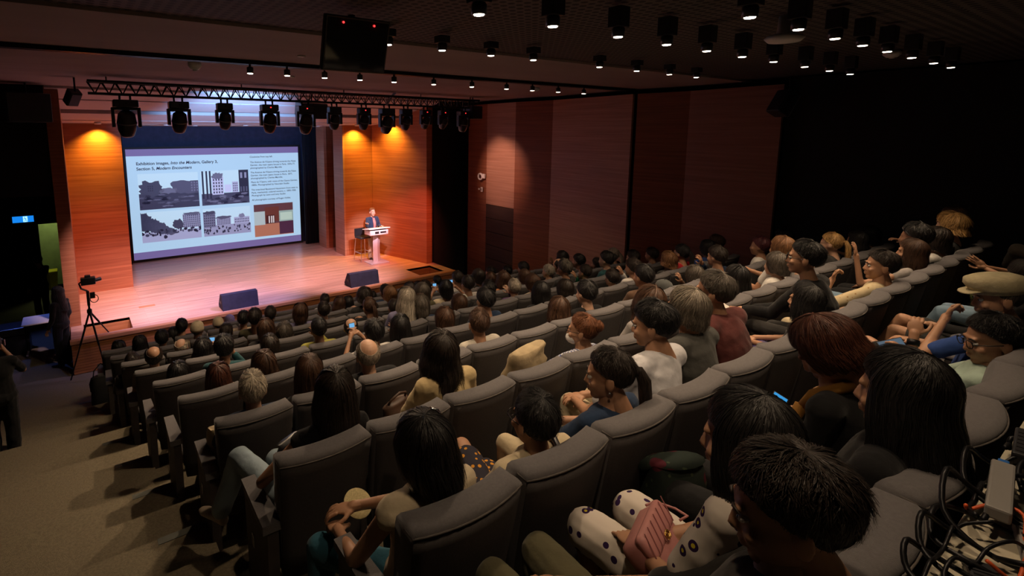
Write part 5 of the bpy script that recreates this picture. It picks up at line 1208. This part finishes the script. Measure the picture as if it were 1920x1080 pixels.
for i,(k,j,ox,hz,dy,hs,hc,tc) in enumerate(AUD):
    vi=rr.choice((0,0,1,1,2,3,4)); 
    if (k,j) in PHONE_ROWS: vi=5
    v=FARV[vi]; s=min(1.1,max(.93,hz/1.15)); h=v['J']['head']*s
    wx,wy=X0(k)+.55*(j+.5)+ox,YK(k)+.26+dy
    tx,ty=(4.2,19) if rr.random()<.4 else (8,15); yaw=max(-.4,min(.4,math.atan2(tx-wx,ty-wy)*.5+rr.uniform(-.12,.12))); rz=-yaw
    c,sn=math.cos(rz),math.sin(rz); lx,ly=h[0]*c-h[1]*sn,h[0]*sn+h[1]*c
    o=bpy.data.objects.new('person',v['mb']); link(o); o.location=(wx-lx,wy-ly,FK(k)+hz-h[2]); o.rotation_euler=(0,0,rz); o.scale=(s,)*3
    if o.location[2]>FK(k)+.08: o.location[2]=FK(k)+.08
    setm(o,SKIN[rr.choice(('tan','tan','fair','brown')) if hc not in('grey','white','blond') else 'fair'])
    tag(o,'%s, %s top, %s seat from left aisle, %s'%(HD[hs]%CN.get(hc,hc),TN.get(tc,tc),ORD[j],rowname(k)),'person','seated audience')
    q=add_mesh('top',v['mt'],o); setm(q,topmat('black' if tc=='skin' else tc))
    q=add_mesh('trousers',v['ml'],o); setm(q,topmat(rr.choice(('darkblue','black','jeans','beige','charcoal','denim'))))
    for ms in v['ms']: add_mesh('shoe',ms,o)
    hR=Rmat(0,rr.uniform(-.12,.04),rr.uniform(-.08,.08))
    if hs=='cap': q=add_mesh('cap',CAPM,o,v['J']['head'],hR,HS*1.02); setm(q,topmat(hc)); q=add_mesh('hair',far_hair('buzz')[0],o,v['J']['head'],hR,HS*.97); setm(q,hairmat('dark'))
    elif hs=='scarf': q=add_mesh('headscarf',SCARFM,o,v['J']['head'],hR,HS); setm(q,MATS['cloth_scarf'])
    else: q=add_mesh('hair',rr.choice(far_hair(hs)),o,v['J']['head'],hR,HS*rr.uniform(.98,1.06)); setm(q,hairmat(hc))
    if vi==5: PHONES.append((k,j,o,v,s,rz))
# ------------------------------------------------------------------ things people hold, bags, console
bpy.context.view_layer.update()
PH=MB().box(-.037,.037,-.004,.004,-.075,.075,bev=.003).mesh('case'); PH.materials.append(M['fixture_black'])
PS=MB().quad((-.033,-.0045,-.070),(.033,-.0045,-.070),(.033,-.0045,.070),(-.033,-.0045,.070)).mesh('screen'); PS.materials.append(emis('phone_glow',srgb(120,190,245),.8))
PS2=PS.copy(); PS2.materials[0]=emis('phone_blue',srgb(40,160,235),.75)
PS3=PS.copy(); PS3.materials[0]=emis('phone_dim',srgb(110,140,165),.35)
def phone(loc,R,label,scr_=PS,ui=False):
    o=bpy.data.objects.new('smartphone',PH); link(o); o.location=loc; o.rotation_euler=R.to_euler(); tag(o,label,'phone','phones in the audience')
    s=bpy.data.objects.new('screen',scr_); link(s,o)
    if ui:
        for i,(z,w_) in enumerate(((.045,.025),(.030,.03),(.0,.02),(-.02,.028),(-.04,.022))): MB().box(-.028,-.028+w_*1.8,-.0052,-.0047,z-.004,z+.004).build('screen_row',emis('phone_text',srgb(8,60,110),.4),o)
    return o
for k,j,o,v,s,rz in PHONES:
    mid=(v['J']['wrL']+v['J']['wrR'])/2+np.array((.0,.075,.05)); p=o.matrix_world@Vector(mid.tolist())
    phone(p,Matrix.Rotation(rz,3,'Z')@Matrix.Rotation(B(-12),3,'X'),'lit smartphone held up, %s seat from left aisle, %s'%(ORD[j],rowname(k)))
def at(key,jn,d=(0,0,0)):
    o=FIG[key]['obj']; return o.matrix_world@Vector((FIG[key]['J'][jn]+np.array(d)).tolist())
def face(d,roll=0): return Vector(d).to_track_quat('-Y','Z').to_matrix()@Matrix.Rotation(roll,3,'Y')
phone(at('bentover','wrR',(-.08,.07,.02)),face((-.5,-.5,.7),B(35)),'bright blue smartphone screen in hands of the bent-over person',PS2,True)
phone(at('mint','wrR',(-.03,.08,.04)),face((-.6,-.45,.65),B(70)),'grey-blue smartphone held by the person in mint shirt',PS3)
mat('phone_purple',(.10,.02,.25),.4)
o=phone(at('sleeveless','wrR',(.34,.10,.08)),Matrix.Rotation(B(-30),3,'Z')@Matrix.Rotation(B(-55),3,'X'),'purple-cased phone beside the person in white sleeveless top',PS3); o.material_slots[0].link='OBJECT'; o.material_slots[0].material=M['phone_purple']
# photographer's camera
o=empty('camera',at('photographer','wrR',(-.06,.09,.06)),-.05); tag(o,'camera with lit screen held by the photographer at left','camera')
MB().box(-.07,.07,-.03,.03,-.045,.045,bev=.01).build('body',M['fixture_black'],o); MB().cyl((0,.03,0),(0,.13,0),.034,14).build('lens',M['fixture_black'],o); MB().box(-.03,.03,-.01,.03,.045,.07,bev=.008).build('prism',M['fixture_black'],o); MB().quad((-.035,-.031,-.03),(.035,-.031,-.03),(.035,-.031,.025),(-.035,-.031,.025)).build('display',emis('camera_display',srgb(190,60,110),.8),o)
def softbag(name,loc,rz,size,m,label,cat='bag',flap=None,strap=True,tilt=0.0,seed=0,crumple=False):
    o=empty(name,loc,rz); tag(o,label,cat); w_,d_,h_=size; r=np.random.default_rng(seed)
    secs=[]
    for t,sx,sy in ((0,.86,.9),(.03,.96,1.0),(.25,1.02,1.08),(.55,1.0,1.0),(.82,.93,.78),(.97,.86,.5),(1.0,.8,.36)):
        secs.append(((r.uniform(-.01,.01),-tilt*t*h_+r.uniform(-.008,.008),t*h_),(w_/2*sx,0,0),(0,d_/2*sy,0)))
    S7=secs; secs=[]
    for q in np.linspace(0,len(S7)-1.001,16):
        i_=int(q); f_=q-i_; secs.append(tuple(np.array(S7[i_][c])*(1-f_)+np.array(S7[i_+1][c])*f_ for c in range(3)))
    n=20; mb=MB(); mb.loft(secs,n)
    v=np.array(mb.v)
    for i,(c,u,q) in enumerate(secs):   # squarer cross-section
        for k in range(n):
            a=2*math.pi*k/n; ca,sa=math.cos(a),math.sin(a); f=1/max(abs(ca)**.55,abs(sa)**.55,.75)**.6
            v[i*n+k]=np.array(c)+np.array(u)*ca*min(f,1.16)+np.array(q)*sa*min(f,1.16)
    mb.v=[tuple(p) for p in v]; wrinkle(mb.build('body',m,o,True).data,.008 if crumple else .002,seed)
    if flap is not None: MB().loft([((0,-d_*.02-tilt*h_*.9,h_*1.01),(w_*.45,0,0),(0,d_*.30,0)),((0,d_*.40,h_*.80),(w_*.45,0,0),(0,d_*.14,.03)),((0,d_*.53,h_*.55),(w_*.40,0,0),(0,d_*.06,.02))],14).build('flap',flap,o,True)
    if strap: MB().tube([(-w_*.36,-tilt*h_,h_*.96),(-w_*.3,-tilt*h_-.02,h_*1.2),(0,-tilt*h_-.03,h_*1.36),(w_*.3,-tilt*h_-.02,h_*1.2),(w_*.36,-tilt*h_,h_*.96)],.009,8).build('strap',m,o,True)
    return o
mat('bag_beige',(.42,.33,.20),.85,var=.15,scale=(14,14,14),bump=.5,bscale=20); mat('bag_pink',(.46,.20,.19),.55,var=.06,scale=(30,30,30)); mat('bag_brown',(.06,.03,.018),.6,var=.2); mat('gold',(.8,.5,.15),.25,1.0,var=.05); mat('backpack',(.012,.012,.013),.8,var=.3,bump=.3,bscale=40)
pattern_cloth('bag_print',(.018,.026,.022),[((.07,.012,.02),9,.34),((.05,.07,.04),17,.2)],1)
softbag('shoulder_bag',(X0(1)+.55*3.45,YK(1)+.36,FK(1)+.43),.2,(.44,.28,.72),M['bag_beige'],'large beige folded bag and jacket on seat left of plaid shirt',flap=None,seed=3,tilt=.25,strap=False,crumple=True)
softbag('backpack',(X0(8)-.02,YK(8)+.10,FK(8)+.02),.3,(.34,.24,.62),M['backpack'],'black backpack leaning on the aisle seat nearest the stage',flap=M['backpack'],seed=4)
softbag('handbag',at('khaki','wrL',(-.05,.05,-.02))+Vector((0,0,-.06)),.3,(.26,.14,.18),M['bag_brown'],'small brown handbag on lap of the khaki-shirted person',seed=5)
softbag('handbag',at('jeans','wrL',(.06,.06,-.03)),.5,(.22,.08,.13),M['fixture_black'],'black shiny handbag of the jeans-wearing person at the aisle',seed=6,strap=False)
softbag('backpack',(X0(-1)+.55*2.42,YK(-1)+.93,FK(-1)+.10),-.4,(.30,.24,.52),M['bag_print'],'patterned dark backpack standing before the front right seats',flap=M['bag_print'],seed=7,tilt=.1,strap=False)
softbag('tote_bag',at('oldman','shL',(-.07,.16,-.42)),.1,(.10,.24,.34),M['bag_beige'],'beige tote bag beside the grey-blond older person',seed=8,strap=False,crumple=True)
# pink quilted bag with gold clasp
o=empty('quilted_handbag',at('sling','wrL',(.05,-.03,.01)),.35); tag(o,'pink quilted handbag with gold clasp on the pansy-print dress','bag')
mb=MB().box(-.13,.13,-.055,.055,-.08,.08,Matrix.Rotation(B(-48),4,'X'),bev=.03); mb.build('body',M['bag_pink'],o,True)
Rq=Matrix.Rotation(B(-48),4,'X'); MB().box(-.132,.132,-.064,-.02,-.01,.086,Rq,bev=.02).build('flap',M['bag_pink'],o,True)
for i in range(-3,4): MB().tube([Rq@Vector((i*.04-.02,-.066,-.0)),Rq@Vector((i*.04+.02,-.066,.078))],.0022,5).build('quilt_seam',mat('bag_seam',(.30,.11,.11),.6),o)
MB().tube([Rq@Vector((.012*math.cos(q),-.070,.005+.012*math.sin(q))) for q in np.linspace(0,6.283,13)],.003,6).tube([Rq@Vector((.010+.012*math.cos(q),-.071,.005+.012*math.sin(q))) for q in np.linspace(0,6.283,13)],.003,6).build('clasp',M['gold'],o,True)
MB().tube([Rq@Vector(p) for p in ((.12,0,.08),(.17,-.01,.06),(.19,-.05,.0),(.16,-.09,-.03),(.13,-.07,-.02))],.005,8).build('strap',M['bag_pink'],o,True)
# hat / fan on the lap, loose paper
o=empty('straw_hat',at('sleeveless','wrL',(.16,.14,-.02))); tag(o,'round yellow-lined straw hat on lap of white sleeveless person','hat'); o.rotation_euler=(B(35),B(10),0); o.scale=(.5,.5,.5)
mat('straw',(.50,.42,.22),.9,var=.2,scale=(60,60,60)); mat('hat_lining',(.34,.27,.04),.8)
MB().lathe([(.085,0),(.145,.012),(.150,.018),(.145,.022),(.086,.012)],n=26).build('brim',M['straw'],o,True); MB().lathe([(.086,.008),(.078,-.07),(.05,-.085),(.002,-.087)],n=24).build('crown',M['hat_lining'],o,True)
o=MB().box(-.11,.11,-.15,.15,0,.004).build('leaflet',mat('paper_yellow',(.55,.45,.12),.8),None); o.location=(X0(1)+.55*2.9,YK(1)+.42,FK(1)+.62); o.rotation_euler=(.35,0,.3); tag(o,'yellow leaflet lying over the armrest behind khaki shirt','paper')
o=MB().box(-.11,.11,-.15,.15,0,.003).build('programme_sheet',mat('paper_white',(.6,.57,.52),.8),None); o.location=at('blackglasses','wrR',(-.2,.1,.02)); o.rotation_euler=(.5,.1,.4); tag(o,'white programme sheet near person in black glasses','paper')
# console desk behind the last row
cz=FK(-2); mat('desk_cream',(.46,.42,.32),.6,var=.05)
dk=empty('control_desk',(1.2,-.1,cz)); tag(dk,'cream control desk covered in cables behind the back row seats','desk')
MB().box(0,2.4,-.5,.355,.815,.85,bev=.006).build('desk_top',M['desk_cream'],dk)
for x in (.03,2.37): MB().box(x-.02,x+.02,-.45,.3,0,.815).build('side_panel',M['seat_panel'],dk)
MB().box(.05,2.35,.28,.30,.45,.815).build('front_panel',M['seat_panel'],dk)
dz=cz+.85
def desk_box(x,y,w_,d_,h_,rz,m,name,label,cat,extra=None,lift=.0):
    o=empty(name,(x,y,dz+lift),rz); tag(o,label,cat); MB().box(-w_/2,w_/2,-d_/2,d_/2,0.001,h_,bev=min(.006,h_*.3)).build('body',m,o)
    if extra: extra(o,w_,d_,h_)
    return o
def leds(o,w_,d_,h_):
    for i in range(3): MB().box(-w_/2+.01+i*.02,-w_/2+.018+i*.02,-d_/2-.002,-d_/2,h_*.3,h_*.7).build('port',emis('port_blue',srgb(60,150,255),2),o)
    for i in range(2): MB().box(-w_/2+.02+i*.03,-w_/2+.035+i*.03,-d_/4,-d_/4+.015,h_,h_+.002).build('lit_key',M['port_blue'],o)
def ribs(o,w_,d_,h_):
    for i in range(6): MB().box(-w_/2+.02+i*(w_-.04)/6,-w_/2+.02+i*(w_-.04)/6+.006,-d_/2+.008,d_/2-.008,h_,h_+.002).build('rib',M['fixture_black'],o)
def plug(o,w_,d_,h_): MB().box(w_/2,w_/2+.03,-.012,.012,h_*.2,h_*.8,bev=.003).build('blue_plug',mat('plug_blue',(.02,.12,.4),.4),o)
desk_box(2.03,.205,.30,.05,.035,.12,M['grey_plastic'],'adapter_box','long grey adapter box lying across desk cables','device',plug,.05)
desk_box(1.90,.10,.17,.10,.03,.25,M['grey_plastic'],'interface_box','grey ribbed interface box on the desk','device',ribs)
desk_box(2.08,.06,.20,.13,.05,.2,M['fixture_black'],'video_switcher','black video switcher with blue ports on desk','device',leds)
desk_box(2.42,.16,.22,.15,.07,.1,M['fixture_black'],'power_unit','black power unit at the right end of desk','device',ribs)
desk_box(1.66,.16,.12,.07,.025,.4,M['fixture_black'],'cable_tester','small black box nearest the desk front corner','device',ribs)
r=np.random.default_rng(3)
def spline(q):
    q=[np.array(p) for p in q]; sm=[]
    for k in range(len(q)-1):
        p0,p1,p2,p3=q[max(k-1,0)],q[k],q[k+1],q[min(k+2,len(q)-1)]
        for t in (0,.25,.5,.75): sm.append(.5*((2*p1)+(-p0+p2)*t+(2*p0-5*p1+4*p2-p3)*t*t+(-p0+3*p1-3*p2+p3)*t**3))
    return sm+[q[-1]]
for i in range(22):
    x,y=r.uniform(1.5,2.35),r.uniform(.02,.22); pts=[]; a=r.uniform(0,6.28); n=9
    for k in range(n):
        pts.append((min(2.5,max(1.42,x)),min(.243,max(-.1,y)),dz+.010+.045*abs(math.sin(k*1.1+i))+.003*(i%6))); a+=r.uniform(-.9,.9)+.3; x+=.07*math.cos(a); y+=.05*math.sin(a)
    o=MB().tube(spline(pts),.0045 if i%3 else .007,7).build('cable',M['metal_black'] if i!=5 else mat('cable_orange',(.6,.09,.02),.5),None,True)
    tag(o,('thin' if i%3 else 'thick')+' black cable tangled among the devices on control desk' if i!=5 else 'orange-red cable crossing the control desk','cable',('thin' if i%3 else 'thick')+' tangled desk cables' if i!=5 else None)
for i,(x,x2,h_) in enumerate(((1.6,1.75,.10),(1.78,1.98,.14),(2.0,2.2,.12),(1.5,1.62,.08),(1.7,1.9,.06))):
    o=MB().tube(spline([(x,.12,dz+.01),(x-.02,.20,dz+.03),(x+.01,.27,dz+h_*.5),((x+x2)/2,.29,dz+h_),(x2,.26,dz+h_*.5),(x2+.01,.16,dz+.02)]),.0065,8).build('cable',M['metal_black'],None,True)
    tag(o,'black cable looping up over the desk front edge, %s from left'%ORD[i],'cable','cable loops at the desk edge')
